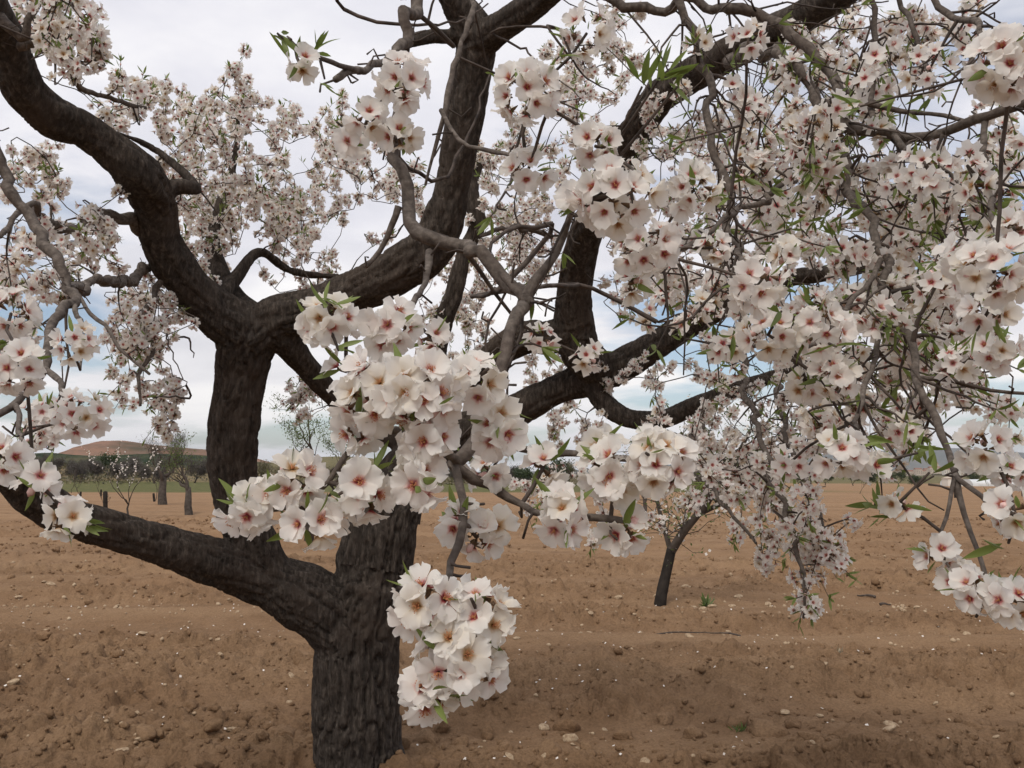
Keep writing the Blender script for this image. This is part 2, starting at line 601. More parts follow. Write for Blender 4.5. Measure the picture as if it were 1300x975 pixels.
def build_clods():
    protos = [rock_mesh('clod', 3, s, 0.72, M_CLOD, 0.55) for s in range(12)]
    stones = [rock_mesh('stone', 2, 40 + s, 0.5, M_STONE, 0.3) for s in range(8)]
    r = np.random.default_rng(3)
    small = Bag()
    sm = [rock_mesh('crumb_proto', 1, 80 + s, 0.75, M_CLOD) for s in range(6)]
    data = []
    for me in sm:
        V = np.array([v.co[:] for v in me.vertices])
        F = np.array([p.vertices[:] for p in me.polygons])
        data.append((V, F))
    cnt = 0
    cand = []
    # picked spots of big clods in the photograph, foot of the trunk and lower frame
    picks = [(365, 945, 30), (395, 955, 22), (540, 945, 28), (560, 925, 20), (585, 950, 24), (620, 930, 20), (645, 955, 24), (700, 962, 34), (745, 955, 20),
             (720, 920, 30), (790, 935, 22), (845, 912, 20), (880, 935, 24), (935, 918, 26), (975, 935, 28), (1010, 925, 22), (1030, 955, 20), (1065, 945, 20),
             (1110, 920, 26), (1180, 915, 18), (1240, 930, 22), (330, 960, 22), (300, 930, 20), (270, 950, 18), (240, 900, 18), (200, 955, 16), (120, 940, 16), (60, 930, 16)]
    for px, py, w in picks:
        g = G(px, py)
        cand.append((g[0], g[1], w * np.linalg.norm(g) / FPX * 0.6, 0))
    for _ in range(36000):
        y = 2.6 + 22 * r.uniform() ** 1.4
        x = r.uniform(-0.75, 0.75) * y
        s = 0.0088 * math.exp(r.normal() * 0.62)
        if y < 5:
            s *= 1.25
        if y > 7:
            s *= 1 + (y - 7) * 0.09
        cand.append((x, y, min(s, 0.07), 0))
    for _ in range(1500):
        y = r.uniform(3.0, 14) if r.uniform() < 0.5 else r.normal() * 1.2 + 8.6
        x = r.uniform(-0.72, 0.72) * y
        cand.append((x, max(y, 3.0), min(0.014 * math.exp(r.normal() * 0.55), 0.05), 1))
    for px, py, w in [(690, 918, 18), (725, 940, 22), (708, 858, 8), (140, 860, 8), (238, 860, 8), (172, 928, 8), (1148, 787, 9), (1165, 790, 8), (938, 760, 10), (905, 772, 8),
                      (870, 745, 10), (835, 762, 9), (1040, 905, 7), (975, 768, 9), (1020, 775, 8), (893, 778, 9), (1210, 820, 6), (155, 975, 14)]:
        g = G(px, py)
        cand.append((g[0], g[1], w * np.linalg.norm(g) / FPX * 0.6, 1))
    C = np.array(cand)
    lump = fbm(np.stack((C[:, 0] * 0.28, C[:, 1] * 1.25, 0 * C[:, 0]), 1), 3, 40) + 0.3 * (C[:, 1] < 5.2)
    C = C[(lump > r.uniform(-0.35, 0.3, len(C))) | (np.arange(len(C)) < 28) | (C[:, 3] == 1)]
    app = C[:, 2] / np.hypot(C[:, 0], C[:, 1])
    Z = soil(C[:, 0], C[:, 1])
    for kind, lim, nm, pr in ((0, 290, 'clod', protos), (1, 140, 'stone', stones)):
        idx = np.where(C[:, 3] == kind)[0]
        idx = idx[np.argsort(-app[idx])]
        for q, i in enumerate(idx):
            x, y, s, _ = C[i]
            rz = r.uniform(0, 6.28)
            if q < lim:
                o = obj(nm, pr[r.integers(len(pr))], GROUND)
                o.location = (x, y, Z[i] + s * 0.10)
                o.rotation_euler = (r.normal() * 0.25, r.normal() * 0.25, rz)
                k = s * r.uniform(0.85, 1.15)
                o.scale = (k * r.uniform(0.9, 1.25), k, k)
            else:
                V, F = data[r.integers(6)]
                c, sn = math.cos(rz), math.sin(rz)
                W_ = V @ np.array(((c, sn, 0), (-sn, c, 0), (0, 0, 1))) * s + (x, y, Z[i] + s * 0.2)
                small.add(W_, F, kind)
    for me in sm:
        bpy.data.meshes.remove(me)
    obj('soil_crumbs', small.build('soil_crumbs', [M_CLOD, M_STONE]), None, 'small brown crumbs and pebbles of ploughed soil', 'soil', kind='stuff')
    # fallen petals
    n = 480
    y = r.uniform(2.8, 9.5, n)
    x = r.uniform(-0.7, 0.7, n) * y
    keep = fbm(np.stack((x * 0.8, y * 0.8, 0 * x), 1), 2, 5) > r.uniform(-0.5, 0.3, n)
    x, y = x[keep], y[keep]
    z = soil(x, y) + 0.010
    pb = Bag()
    for xx, yy, zz in zip(x, y, z):
        a, s = r.uniform(0, 6.28), r.uniform(0.004, 0.009)
        M = rotz_to(np.array((r.normal() * 0.4, r.normal() * 0.4 - 0.3, 1)), a)
        q = np.array(((-1, -.8, .2), (1, -.8, 0), (1.1, .9, .25), (-1, .8, 0))) * s
        pb.add(q @ M.T + (xx, yy, zz), np.array([[0, 1, 2, 3]]))
    obj('fallen_petals', pb.build('fallen_petals', [M_FALLEN]), None, 'white petals fallen on the ploughed soil', 'petals', kind='stuff')


build_clods()

print('ground ok', time.time() - T0)
# ------------------------------------------------------------------ the almond tree: wood
def ctl(rows):
    """rows of (px, py, depth, width px) -> (x, y, z, radius)"""
    return [(*P(a, b, d), w * 0.5 * d / FPX) for a, b, d, w in rows]


LIMBS = {
    'trunk': [(462, 1040, 3.92, 175), (458, 1000, 3.92, 134), (455, 950, 3.92, 116), (453, 890, 3.92, 112), (453, 830, 3.92, 113), (462, 780, 3.92, 106), (472, 735, 3.92, 96)],
    'stem': [(466, 770, 3.92, 98), (479, 700, 3.95, 94), (493, 645, 4.0, 86), (525, 590, 4.1, 66), (580, 552, 4.2, 48), (650, 524, 4.2, 42), (710, 494, 4.2, 42), (765, 474, 4.1, 48)],
    'low': [(450, 815, 3.9, 92), (410, 772, 3.85, 86), (360, 745, 3.78, 76), (310, 724, 3.7, 70), (258, 710, 3.55, 62), (200, 690, 3.4, 52), (140, 673, 3.25, 50), (85, 655, 3.1, 54), (45, 630, 3.0, 56), (12, 596, 2.9, 54), (-60, 560, 2.75, 50)],
    'up': [(352, 745, 3.78, 60), (322, 690, 3.72, 62), (302, 640, 3.68, 60), (295, 585, 3.66, 63), (300, 520, 3.65, 65), (308, 465, 3.63, 72), (316, 420, 3.6, 84)],
    'left': [(318, 425, 3.6, 74), (272, 394, 3.52, 60), (232, 354, 3.42, 55), (204, 305, 3.3, 52), (194, 256, 3.2, 55), (176, 222, 3.05, 62), (140, 190, 2.97, 50), (104, 164, 2.9, 48), (66, 148, 2.8, 54), (30, 112, 2.7, 56), (12, 55, 2.6, 46), (-12, 5, 2.5, 44), (-35, -60, 2.4, 40)],
    'mid': [(320, 425, 3.6, 74), (352, 405, 3.6, 60), (400, 392, 3.6, 54), (450, 370, 3.55, 58), (508, 342, 3.5, 64), (552, 305, 3.45, 62), (573, 240, 3.4, 46), (586, 170, 3.35, 47), (598, 100, 3.3, 48), (604, 45, 3.25, 56), (578, 0, 3.2, 40), (555, -60, 3.1, 34)],
    'mid_fork': [(604, 55, 3.25, 46), (645, 28, 3.12, 38), (690, -4, 3.0, 38), (760, -70, 2.7, 30), (800, -170, 2.2, 26), (790, -300, 1.75, 24)],
    'mid_stub': [(592, 48, 3.25, 20), (548, 46, 3.2, 18), (515, 55, 3.12, 18), (500, 70, 3.08, 16)],
    'back': [(545, 575, 4.1, 36), (550, 500, 4.3, 30), (556, 430, 4.4, 28), (576, 375, 4.4, 24), (588, 325, 4.4, 22), (606, 285, 4.4, 24), (598, 240, 4.4, 20), (612, 190, 4.5, 14)],
    'joint': [(560, 500, 4.3, 30), (610, 465, 4.25, 40), (660, 430, 4.15, 44), (700, 428, 4.05, 48), (728, 420, 3.95, 52)],
    'riser': [(772, 476, 4.1, 44), (738, 446, 4.0, 56), (728, 405, 3.95, 54), (732, 350, 3.85, 44), (746, 290, 3.65, 44), (778, 218, 3.4, 46), (832, 130, 3.1, 46), (890, 88, 2.9, 44), (960, 50, 2.7, 44), (1040, 8, 2.5, 44), (1130, -60, 2.2, 36), (1190, -170, 1.7, 30), (1180, -290, 1.35, 26)],
    'right': [(762, 478, 4.1, 46), (830, 440, 4.0, 40), (900, 396, 3.9, 36), (960, 366, 3.8, 32), (1010, 352, 3.7, 26), (1060, 345, 3.55, 22), (1120, 332, 3.4, 22), (1175, 306, 3.2, 22), (1240, 290, 3.0, 16), (1320, 280, 2.8, 12)],
    'swoop': [(752, 478, 4.1, 36), (766, 510, 4.08, 30), (796, 530, 4.02, 28), (838, 533, 3.95, 26), (882, 515, 3.9, 24), (930, 496, 3.85, 21), (970, 482, 3.8, 18), (1030, 462, 3.7, 17), (1100, 452, 3.6, 17), (1150, 436, 3.5, 14), (1230, 420, 3.3, 10)],
    'drop': [(358, 425, 3.62, 44), (386, 462, 3.75, 32), (418, 498, 3.9, 29), (450, 530, 4.05, 26), (510, 565, 4.1, 22)],
    'rear': [(336, 410, 3.66, 34), (298, 378, 3.75, 29), (276, 338, 3.85, 25), (270, 300, 3.95, 20), (285, 250, 4.05, 16), (300, 190, 4.1, 10), (302, 120, 4.1, 6)],
    'side': [(195, 245, 3.2, 26), (232, 236, 3.25, 20), (250, 240, 3.3, 16), (228, 214, 3.35, 12), (190, 186, 3.35, 10), (140, 165, 3.2, 7)],
    'rear_low': [(270, 392, 3.55, 26), (300, 352, 3.7, 18), (330, 320, 3.85, 14), (372, 345, 4.0, 11), (440, 352, 4.1, 9)],
}

BRANCHES = [
    # hanging branch that carries the big clusters before the trunk
    [(790, -300, 1.75, 24), (640, -190, 1.7, 22), (535, -40, 1.6, 20), (515, 20, 1.5, 19), (497, 65, 1.4, 18), (502, 115, 1.35, 17), (510, 170, 1.3, 18), (505, 225, 1.25, 19), (506, 265, 1.25, 19), (530, 300, 1.2, 23), (570, 312, 1.18, 23), (604, 327, 1.15, 21), (640, 345, 1.1, 21), (661, 364, 1.06, 23), (659, 405, 1.0, 23), (648, 450, 0.95, 20), (628, 510, 0.9, 19), (600, 560, 0.86, 20), (574, 592, 0.83, 21)],
    [(574, 590, 0.83, 19), (600, 606, 0.84, 18), (632, 625, 0.85, 15), (664, 640, 0.84, 11), (700, 652, 0.80, 11), (750, 655, 0.78, 12), (800, 662, 0.77, 9)],
    [(578, 592, 0.83, 16), (584, 640, 0.80, 13), (582, 690, 0.76, 13), (577, 730, 0.73, 12), (566, 762, 0.70, 11), (572, 830, 0.69, 9)],
    [(580, 585, 0.83, 16), (545, 560, 0.78, 14), (500, 545, 0.74, 12), (460, 560, 0.72, 9), (420, 610, 0.70, 8), (380, 640, 0.70, 8), (320, 650, 0.70, 5)],
    [(600, 560, 0.86, 14), (650, 565, 0.9, 12), (700, 575, 0.92, 10), (760, 582, 0.88, 10), (830, 585, 0.82, 9)],
    [(640, 350, 1.08, 15), (672, 385, 1.03, 20)],
    [(668, 378, 1.04, 20), (690, 340, 1.06, 15), (712, 300, 1.08, 12), (735, 260, 1.05, 10), (760, 215, 1.0, 8), (760, 180, 1.0, 6)],
    [(506, 262, 1.25, 12), (498, 290, 1.25, 10), (482, 320, 1.25, 9), (465, 338, 1.22, 7)],
    [(545, 320, 1.19, 12), (538, 355, 1.1, 10), (525, 390, 0.98, 9), (500, 410, 0.86, 8), (440, 415, 0.82, 6)],
    [(700, -230, 1.72, 12), (620, -60, 1.5, 9), (602, 10, 1.4, 9), (586, 50, 1.36, 8), (572, 100, 1.33, 9), (560, 150, 1.3, 8), (549, 200, 1.3, 6), (540, 235, 1.3, 5)],
    [(560, 140, 1.3, 7), (582, 175, 1.25, 7), (622, 188, 1.2, 7), (668, 205, 1.1, 5)],
    [(502, 85, 1.37, 12), (478, 84, 1.25, 12), (450, 88, 1.15, 12), (426, 101, 1.1, 11)],
    [(450, 88, 1.15, 8), (420, 78, 1.08, 8), (392, 66, 1.04, 7), (358, 48, 1.0, 4)],
    [(508, 180, 1.3, 10), (480, 172, 1.15, 9), (455, 178, 1.0, 7)],
    # left grey branch by the frame edge
    [(-35, -60, 2.4, 30), (-60, 60, 1.9, 22), (-15, 170, 1.72, 18), (18, 240, 1.7, 18), (45, 290, 1.68, 17), (76, 338, 1.62, 16), (88, 365, 1.6, 16), (74, 398, 1.5, 14), (62, 432, 1.42, 14), (54, 466, 1.35, 14), (36, 492, 1.3, 13), (14, 516, 1.25, 13), (-30, 540, 1.2, 12)],
    [(188, 340, 3.4, 14), (160, 357, 3.0, 13), (128, 358, 2.6, 12), (104, 366, 2.1, 11), (92, 366, 1.62, 11)],
    [(188, 300, 3.3, 18), (152, 274, 3.1, 17), (126, 270, 3.0, 15), (100, 290, 2.8, 13), (62, 287, 2.5, 12), (36, 266, 2.3, 10), (0, 300, 2.1, 8)],
    [(94, 368, 1.6, 6), (125, 408, 1.55, 6), (160, 447, 1.5, 5), (190, 475, 1.48, 4)],
    [(96, 370, 1.6, 8), (101, 410, 1.5, 7), (103, 445, 1.35, 5), (102, 470, 1.3, 3)],
    [(55, 466, 1.35, 9), (75, 485, 1.3, 9), (84, 510, 1.22, 6)],
    [(20, 515, 1.26, 9), (28, 560, 1.1, 7), (40, 600, 0.98, 6), (62, 640, 0.9, 5)],
    [(-12, 5, 2.5, 22), (25, 50, 2.5, 14), (45, 20, 2.5, 11), (60, -20, 2.5, 9)],
    [(24, 60, 2.55, 14), (60, 58, 2.55, 10), (100, 110, 2.7, 9), (135, 128, 2.8, 8), (185, 137, 3.0, 6)],
    [(210, 340, 3.4, 10), (185, 410, 3.2, 9), (190, 430, 3.1, 8), (180, 480, 3.0, 6), (178, 515, 2.95, 4)],
    # right-hand arching branches
    [(1180, -290, 1.35, 22), (900, -260, 1.6, 20), (700, -110, 1.9, 17), (780, 2, 1.9, 14), (870, 3, 1.8, 14), (940, 12, 1.7, 16), (985, 38, 1.65, 17), (1030, 80, 1.6, 17), (1062, 112, 1.55, 17), (1085, 150, 1.5, 17), (1112, 170, 1.5, 17), (1155, 177, 1.48, 16), (1200, 170, 1.45, 15), (1250, 152, 1.4, 16), (1295, 130, 1.35, 17), (1360, 110, 1.3, 16)],
    [(920, 80, 2.85, 24), (960, 62, 2.3, 18), (1000, 80, 1.95, 15), (1030, 110, 1.85, 15), (1050, 150, 1.8, 15), (1066, 190, 1.75, 14), (1082, 228, 1.68, 14), (1100, 265, 1.58, 14), (1114, 300, 1.5, 14), (1120, 345, 1.42, 13), (1124, 400, 1.34, 13), (1148, 440, 1.25, 13), (1160, 480, 1.18, 12), (1184, 530, 1.1, 12), (1204, 575, 1.05, 11), (1214, 608, 1.0, 11), (1226, 650, 0.97, 8), (1243, 700, 0.94, 8), (1255, 745, 0.9, 6)],
    [(1212, 605, 1.0, 8), (1245, 630, 0.95, 8), (1268, 655, 0.9, 6), (1290, 660, 0.86, 5)],
    [(1212, 605, 1.0, 7), (1200, 655, 0.96, 6), (1190, 690, 0.94, 5), (1205, 720, 0.92, 4)],
    [(870, -120, 1.85, 12), (862, -20, 1.62, 12), (878, 50, 1.6, 13), (896, 110, 1.56, 13), (906, 155, 1.53, 12), (916, 205, 1.5, 12), (926, 260, 1.45, 12), (931, 300, 1.4, 11), (945, 345, 1.2, 8)],
    [(1060, -110, 1.7, 9), (1106, -10, 1.65, 9), (1105, 60, 1.62, 8), (1108, 120, 1.6, 8), (1112, 170, 1.5, 8)],
    [(1100, -150, 1.55, 9), (1135, -12, 1.55, 8), (1158, 30, 1.52, 8), (1172, 62, 1.5, 7), (1179, 95, 1.45, 6)],
    [(1140, -190, 1.45, 10), (1190, -12, 1.38, 10), (1230, 30, 1.3, 9), (1256, 58, 1.2, 8), (1276, 86, 1.0, 7)],
    [(1010, 230, 1.7, 8), (960, 258, 1.45, 9), (920, 280, 1.3, 9), (862, 315, 1.15, 9), (830, 320, 1.05, 7)],
    [(1250, 152, 1.4, 10), (1252, 220, 1.3, 9), (1263, 272, 1.15, 9), (1268, 315, 1.0, 8)],
    [(1135, 172, 1.49, 9), (1165, 205, 1.4, 8), (1205, 220, 1.35, 6), (1240, 260, 1.3, 5)],
    [(1070, 115, 1.56, 10), (1110, 130, 1.55, 9), (1150, 140, 1.54, 8), (1200, 148, 1.5, 6), (1230, 155, 1.45, 5)],
    [(1160, 480, 1.18, 9), (1210, 485, 1.2, 8), (1260, 495, 1.2, 6), (1310, 500, 1.2, 5)],
    [(1118, 330, 1.44, 8), (1080, 390, 1.3, 8), (1040, 430, 1.15, 7), (1000, 450, 1.1, 5)],
    [(1124, 400, 1.34, 9), (1105, 470, 1.25, 8), (1085, 540, 1.1, 7), (1078, 580, 1.0, 5)],
    [(940, 370, 3.85, 12), (945, 470, 3.2, 10), (960, 540, 2.8, 9), (985, 620, 2.5, 8), (1010, 690, 2.35, 7), (1022, 745, 2.3, 5), (1020, 785, 2.3, 4)],
    [(900, 510, 3.88, 11), (880, 560, 3.2, 9), (890, 600, 2.9, 8), (930, 650, 2.7, 6), (960, 690, 2.6, 4)],
    [(985, 480, 3.75, 9), (1000, 560, 3.0, 8), (1030, 620, 2.6, 7), (1045, 670, 2.4, 5), (1050, 705, 2.35, 4)],
    [(700, 300, 3.8, 9), (650, 290, 3.6, 8), (610, 300, 3.5, 6)],
]


def tidy(Q, lab):
    """every limb one connected piece: stray patches go to the limb around them"""
    n = len(Q)
    E = np.sort(np.stack((Q, np.roll(Q, -1, axis=1)), -1).reshape(-1, 2), axis=1)
    key = E[:, 0].astype(np.int64) * (Q.max() + 1) + E[:, 1]
    o = np.argsort(key, kind='stable')
    same = np.where(key[o][1:] == key[o][:-1])[0]
    A, B = o[same] // 4, o[same + 1] // 4
    for rnd in range(6):
        comp = np.arange(n)
        m = lab[A] == lab[B]
        a, b = A[m], B[m]
        while True:
            old = comp.copy()
            np.minimum.at(comp, a, comp[b])
            np.minimum.at(comp, b, comp[a])
            comp = comp[comp]
            if (comp == old).all():
                break
        ids, cnt = np.unique(comp, return_counts=True)
        big = {}
        for i, c in zip(ids, cnt):
            if c > big.get(lab[i], (0, 0))[0]:
                big[lab[i]] = (c, i)
        keep = np.isin(comp, [v[1] for v in big.values()])
        if keep.all():
            break
        for x, y in ((A, B), (B, A)):
            m = ~keep[x] & keep[y]
            lab[x[m]] = lab[y[m]]
            keep[x[m]] = True
    return lab


def build_tree_wood():
    root = thing('almond_tree', tuple(np.array((P(460, 1000, 3.92)[0], P(460, 1000, 3.92)[1], 0.0))),
                 'gnarled dark-barked almond tree with spreading limbs covered in white blossom', 'tree')
    paths = {k: catmull(ctl(v), 0.03) for k, v in LIMBS.items()}
    # join, remesh, smooth, then carve bark
    bag = Bag()
    for k, q in paths.items():
        V, F = tube(q[:, :3], q[:, 3] * 0.92 * (1 + 0.12 * fbm(q[:, :3] * 5.0, 3, 31)), 20)
        c0 = q[0, :3]
        m = len(V)
        V = np.vstack((V, c0[None]))
        fan = np.array([[m, (j + 1) % 20, j, j] for j in range(20)])
        bag.add(V, F)
    me = bag.build('tree_blank', [])
    tmp = obj('tree_blank', me)
    # cap open starts so the voxel volume is closed
    bm = bmesh.new()
    bm.from_mesh(me)
    bmesh.ops.holes_fill(bm, edges=[e for e in bm.edges if e.is_boundary], sides=0)
    bmesh.ops.delete(bm, geom=[v for v in bm.verts if not v.link_faces], context='VERTS')
    bmesh.ops.recalc_face_normals(bm, faces=bm.faces)
    bm.to_mesh(me)
    bm.free()
    md = tmp.modifiers.new('r', 'REMESH')
    md.mode = 'VOXEL'
    md.voxel_size = 0.010
    ms = tmp.modifiers.new('s', 'SMOOTH')
    ms.factor = 0.5
    ms.iterations = 9
    dg = bpy.context.evaluated_depsgraph_get()
    ev = tmp.evaluated_get(dg).to_mesh()
    nv = len(ev.vertices)
    V = np.zeros(nv * 3, np.float32)
    ev.vertices.foreach_get('co', V)
    V = V.reshape(-1, 3).astype(float)
    N = np.zeros(nv * 3, np.float32)
    ev.vertices.foreach_get('normal', N)
    N = N.reshape(-1, 3).astype(float)
    Q = np.array([p.vertices[:] for p in ev.polygons if len(p.vertices) == 4])
    bpy.data.objects.remove(tmp)
    bpy.data.meshes.remove(me)
    # nearest skeleton point of every vertex
    S, LB, SS, RR, NN, BB = [], [], [], [], [], []
    for li, (k, q) in enumerate(paths.items()):
        T, n_, b_ = frames(q[:, :3])
        s = np.concatenate(([0], np.cumsum(np.linalg.norm(np.diff(q[:, :3], axis=0), axis=1))))
        S.append(q[:, :3]); LB.append(np.full(len(q), li)); SS.append(s); RR.append(q[:, 3]); NN.append(n_); BB.append(b_)
    S, LB, SS, RR, NN, BB = np.vstack(S), np.concatenate(LB), np.concatenate(SS), np.concatenate(RR), np.vstack(NN), np.vstack(BB)
    best = np.full(nv, 1e9)
    bi = np.zeros(nv, int)
    for c0 in range(0, nv, 4000):
        d = np.linalg.norm(V[c0:c0 + 4000, None] - S[None], axis=2) / (RR[None] ** 0.6)
        bi[c0:c0 + 4000] = d.argmin(1)
    dv = V - S[bi]
    lx = (dv * NN[bi]).sum(1)
    ly = (dv * BB[bi]).sum(1)
    ls = SS[bi] + (dv * np.cross(NN[bi], BB[bi])).sum(1)
    rad = RR[bi]
    c = np.stack((lx, ly, ls), 1)
    k1 = np.abs(noise3(c * (36, 36, 5.0) + 0.8 * noise3(c * (14, 14, 5), 3)[:, None], 60))
    k2 = np.abs(noise3(c * (75, 75, 15), 61))
    lump = fbm(V * 7.0, 3, 62)
    amp = np.clip(rad / 0.16, 0.25, 1.1)
    h = amp * (0.026 * (0.45 - np.exp(-k1 * 6)) + 0.012 * (0.4 - np.exp(-k2 * 5)) + 0.012 * lump)
    V = V + N * h[:, None]
    fl = LB[bi][Q]
    lab = np.median(fl, axis=1).astype(int)
    lab = tidy(Q, lab)
    names = list(paths)
    # the trunk owns its first metre and the fork; every other limb is a part of its own
    for li, k in enumerate(names):
        f = Q[lab == li]
        if not len(f):
            continue
        u, inv = np.unique(f, return_inverse=True)
        part('trunk' if k == 'trunk' else 'limb', mesh('trunk' if k == 'trunk' else 'limb', V[u], inv.reshape(f.shape), [MB_DARK]), root)
    skel = []
    for k, q in paths.items():
        if k in ('trunk', 'up', 'stem', 'low'):
            continue
        skel.append(q[::2])
    r = np.random.default_rng(21)
    for row in BRANCHES:
        q = catmull(ctl(row), 0.02)
        q[:, 3] *= 0.82
        if len(q) > 6:
            w = np.stack([fbm(np.stack((np.arange(len(q)) * 0.34, np.full(len(q), 3.1 * a), np.full(len(q), row[0][0] * 0.1)), 1), 3, 70 + a) for a in range(3)], 1)
            env = np.minimum(1, np.minimum(np.arange(len(q)), np.arange(len(q))[::-1]) / 5.0)[:, None]
            q[:, :3] += w * env * np.clip(q[:, 3:4] * 3.2, 0, 0.03)
        rad = q[:, 3] * (1 + 0.28 * fbm(np.stack((np.arange(len(q)) * 0.6, q[:, 0] * 9, q[:, 2] * 9), 1), 2, 77))
        V, F = tube(q[:, :3], rad, 10)
        part('branch', mesh('branch', V, F, [MB_GREY]), root)
        skel.append(q)
    return root, np.vstack(skel)


TREE, SKEL = build_tree_wood()
print('wood ok', len(SKEL), time.time() - T0)

# ------------------------------------------------------------------ blossom, leaf shapes
def petal_shape(nu, nv, r, elev, size=1.0, ruffle=1.0):
    """one petal along +X, flower axis +Z, flower radius 1; returns V, quads, rad"""
    t = np.linspace(0, 1, nu) if nu > 3 else np.array((0, 0.33, 1.0))
    s = np.linspace(-1, 1, nv)
    T, S = np.meshgrid(t, s, indexing='ij')
    wid = 0.425 * (0.16 + 0.84 * np.sin(np.clip(T * 1.02, 0, 1) ** 0.85 * math.pi * 0.60) ** 1.3) * np.where(T > 0.8, 1 - 0.38 * ((T - 0.8) / 0.2) ** 2, 1)
    notch = 0.13 * np.exp(-(S / 0.22) ** 2) * T ** 6
    L = 0.06 + 0.94 * T * (1 - 0.13 * (S ** 2) * T ** 2) - notch + 0.028 * T ** 8 * np.sin(S * 8 + r.uniform(0, 6.28))
    ph = r.uniform(0, 6.28, 3)
    ruf = ruffle * 0.075 * T ** 3 * (np.sin(S * 5 + ph[0]) + 0.7 * np.sin(S * 9 + ph[1]) * np.abs(S)) + ruffle * 0.04 * np.sin(T * 5 + ph[2]) * S
    cup = 0.22 * (S ** 2) * wid + r.uniform(-0.10, 0.16) * T ** 3 + r.uniform(0.0, 0.14) * np.sin(T * math.pi)
    x = L * size
    y = wid * S * size + r.normal() * 0.03 * T
    z = (cup + ruf) * size
    ce, se = math.cos(elev), math.sin(elev)
    V = np.stack((x * ce - z * se, y, x * se + z * ce), -1).reshape(-1, 3)
    i = np.arange(nu - 1)[:, None] * nv
    j = np.arange(nv - 1)[None]
    F = np.stack((i + j, i + nv + j, i + nv + j + 1, i + j + 1), -1).reshape(-1, 4)
    return V, F, T.ravel()


def rotz(V, a):
    c, s = math.cos(a), math.sin(a)
    return V @ np.array(((c, s, 0), (-s, c, 0), (0, 0, 1)))


def tri(F):
    return np.vstack((F[:, [0, 1, 2]], F[:, [0, 2, 3]]))


def centre_shape(r, ns, fine):
    """stamens and calyx of a flower of radius 1, triangles with material 1 (stamen) and 2 (calyx)"""
    b = Bag()
    for k in range(ns):
        a = r.uniform(0, 6.28)
        tilt = r.uniform(0.1, 0.75)
        L = r.uniform(0.26, 0.42)
        d = np.array((math.cos(a) * math.sin(tilt), math.sin(a) * math.sin(tilt), math.cos(tilt)))
        p0, p1 = d * 0.05, d * L
        n = unit(np.cross(d, (0.3, 0.2, 0.9)))
        m = np.cross(d, n)
        w = 0.012 if fine else 0.03
        q = np.vstack([p0 + w * (n * math.cos(x) + m * math.sin(x)) for x in (0, 2.1, 4.2)] + [p1])
        b.add(q, np.array([[0, 1, 3], [1, 2, 3], [2, 0, 3]]), 1)
        if fine:
            e = 0.032
            o_ = p1 + np.array([d * e, -d * e, n * e, -n * e, m * e, -m * e]) * 0.9
            b.add(o_, np.array([[0, 2, 4], [0, 4, 3], [0, 3, 5], [0, 5, 2], [1, 4, 2], [1, 3, 4], [1, 5, 3], [1, 2, 5]]), 1)
    sg = 6 if fine else (4 if ns > 4 else 3)
    a = np.linspace(0, 2 * math.pi, sg, endpoint=False)
    ring = np.stack((np.cos(a), np.sin(a), 0 * a), 1)
    V = np.vstack((ring * 0.15 + (0, 0, -0.01), ring * 0.10 + (0, 0, -0.25), ring * 0.028 + (0, 0, -0.48)))
    F = np.vstack([[[k * sg + j, k * sg + (j + 1) % sg, (k + 1) * sg + (j + 1) % sg], [k * sg + j, (k + 1) * sg + (j + 1) % sg, (k + 1) * sg + j]] for k in range(2) for j in range(sg)])
    b.add(V, F, 2)
    for k in range(5):
        t = (k + 0.5) * 2 * math.pi / 5
        q = rotz(np.array(((0.12, -0.075, -0.03), (0.12, 0.075, -0.03), (0.30, 0.07, -0.05), (0.40, 0, -0.04), (0.30, -0.07, -0.05))), t)
        b.add(q, np.array([[0, 1, 2], [0, 2, 4], [2, 3, 4]]) if ns > 4 else np.array([[0, 1, 3]]), 2)
    return b


def flower(r, lod, openness):
    """whole blossom, radius 1 -> V, F(tri), mat, rad"""
    nu, nv = {0: (8, 7), 1: (5, 5), 2: (3, 3)}[lod]
    b = Bag()
    a0 = r.uniform(0, 6.28)
    for k in range(5):
        V, F, t = petal_shape(nu, nv, r, openness + r.normal() * 0.12, r.uniform(0.9, 1.06), 1.0 if lod < 2 else 0.7)
        V = rotz(V, a0 + k * 2 * math.pi / 5 + r.normal() * 0.08) + (0, 0, 0.015 * (k % 2))
        b.add(V, tri(F), 0, np.stack((t, 0 * t), 1))
    c = centre_shape(r, {0: 18, 1: 12, 2: 3}[lod], lod == 0)
    for V, F, m, A in zip(c.V, c.F, c.M, c.A):
        pass
    Vc, Fc = np.vstack(c.V), np.vstack(c.F)
    b.add(Vc, Fc, np.concatenate(c.M))
    return np.vstack(b.V), np.vstack(b.F), np.concatenate(b.M), np.vstack(b.A)[:, 0]


def leaf_shape(nu, r):
    t = np.linspace(0, 1, nu)
    w = 0.105 * np.sin(math.pi * t ** 0.85) ** 0.9 + 0.006
    bend = r.uniform(-0.25, 0.35)
    fold = r.uniform(0.25, 0.6)
    z = bend * t ** 2
    C = np.stack((t, 0 * t, z), 1)
    Lf = np.stack((t, w, z + w * fold), 1)
    Rt = np.stack((t, -w, z + w * fold), 1)
    V = np.stack((Lf, C, Rt), 1).reshape(-1, 3)
    i = np.arange(nu - 1)[:, None] * 3
    j = np.arange(2)[None]
    F = np.stack((i + j, i + 3 + j, i + 4 + j, i + j + 1), -1).reshape(-1, 4)
    return V, F


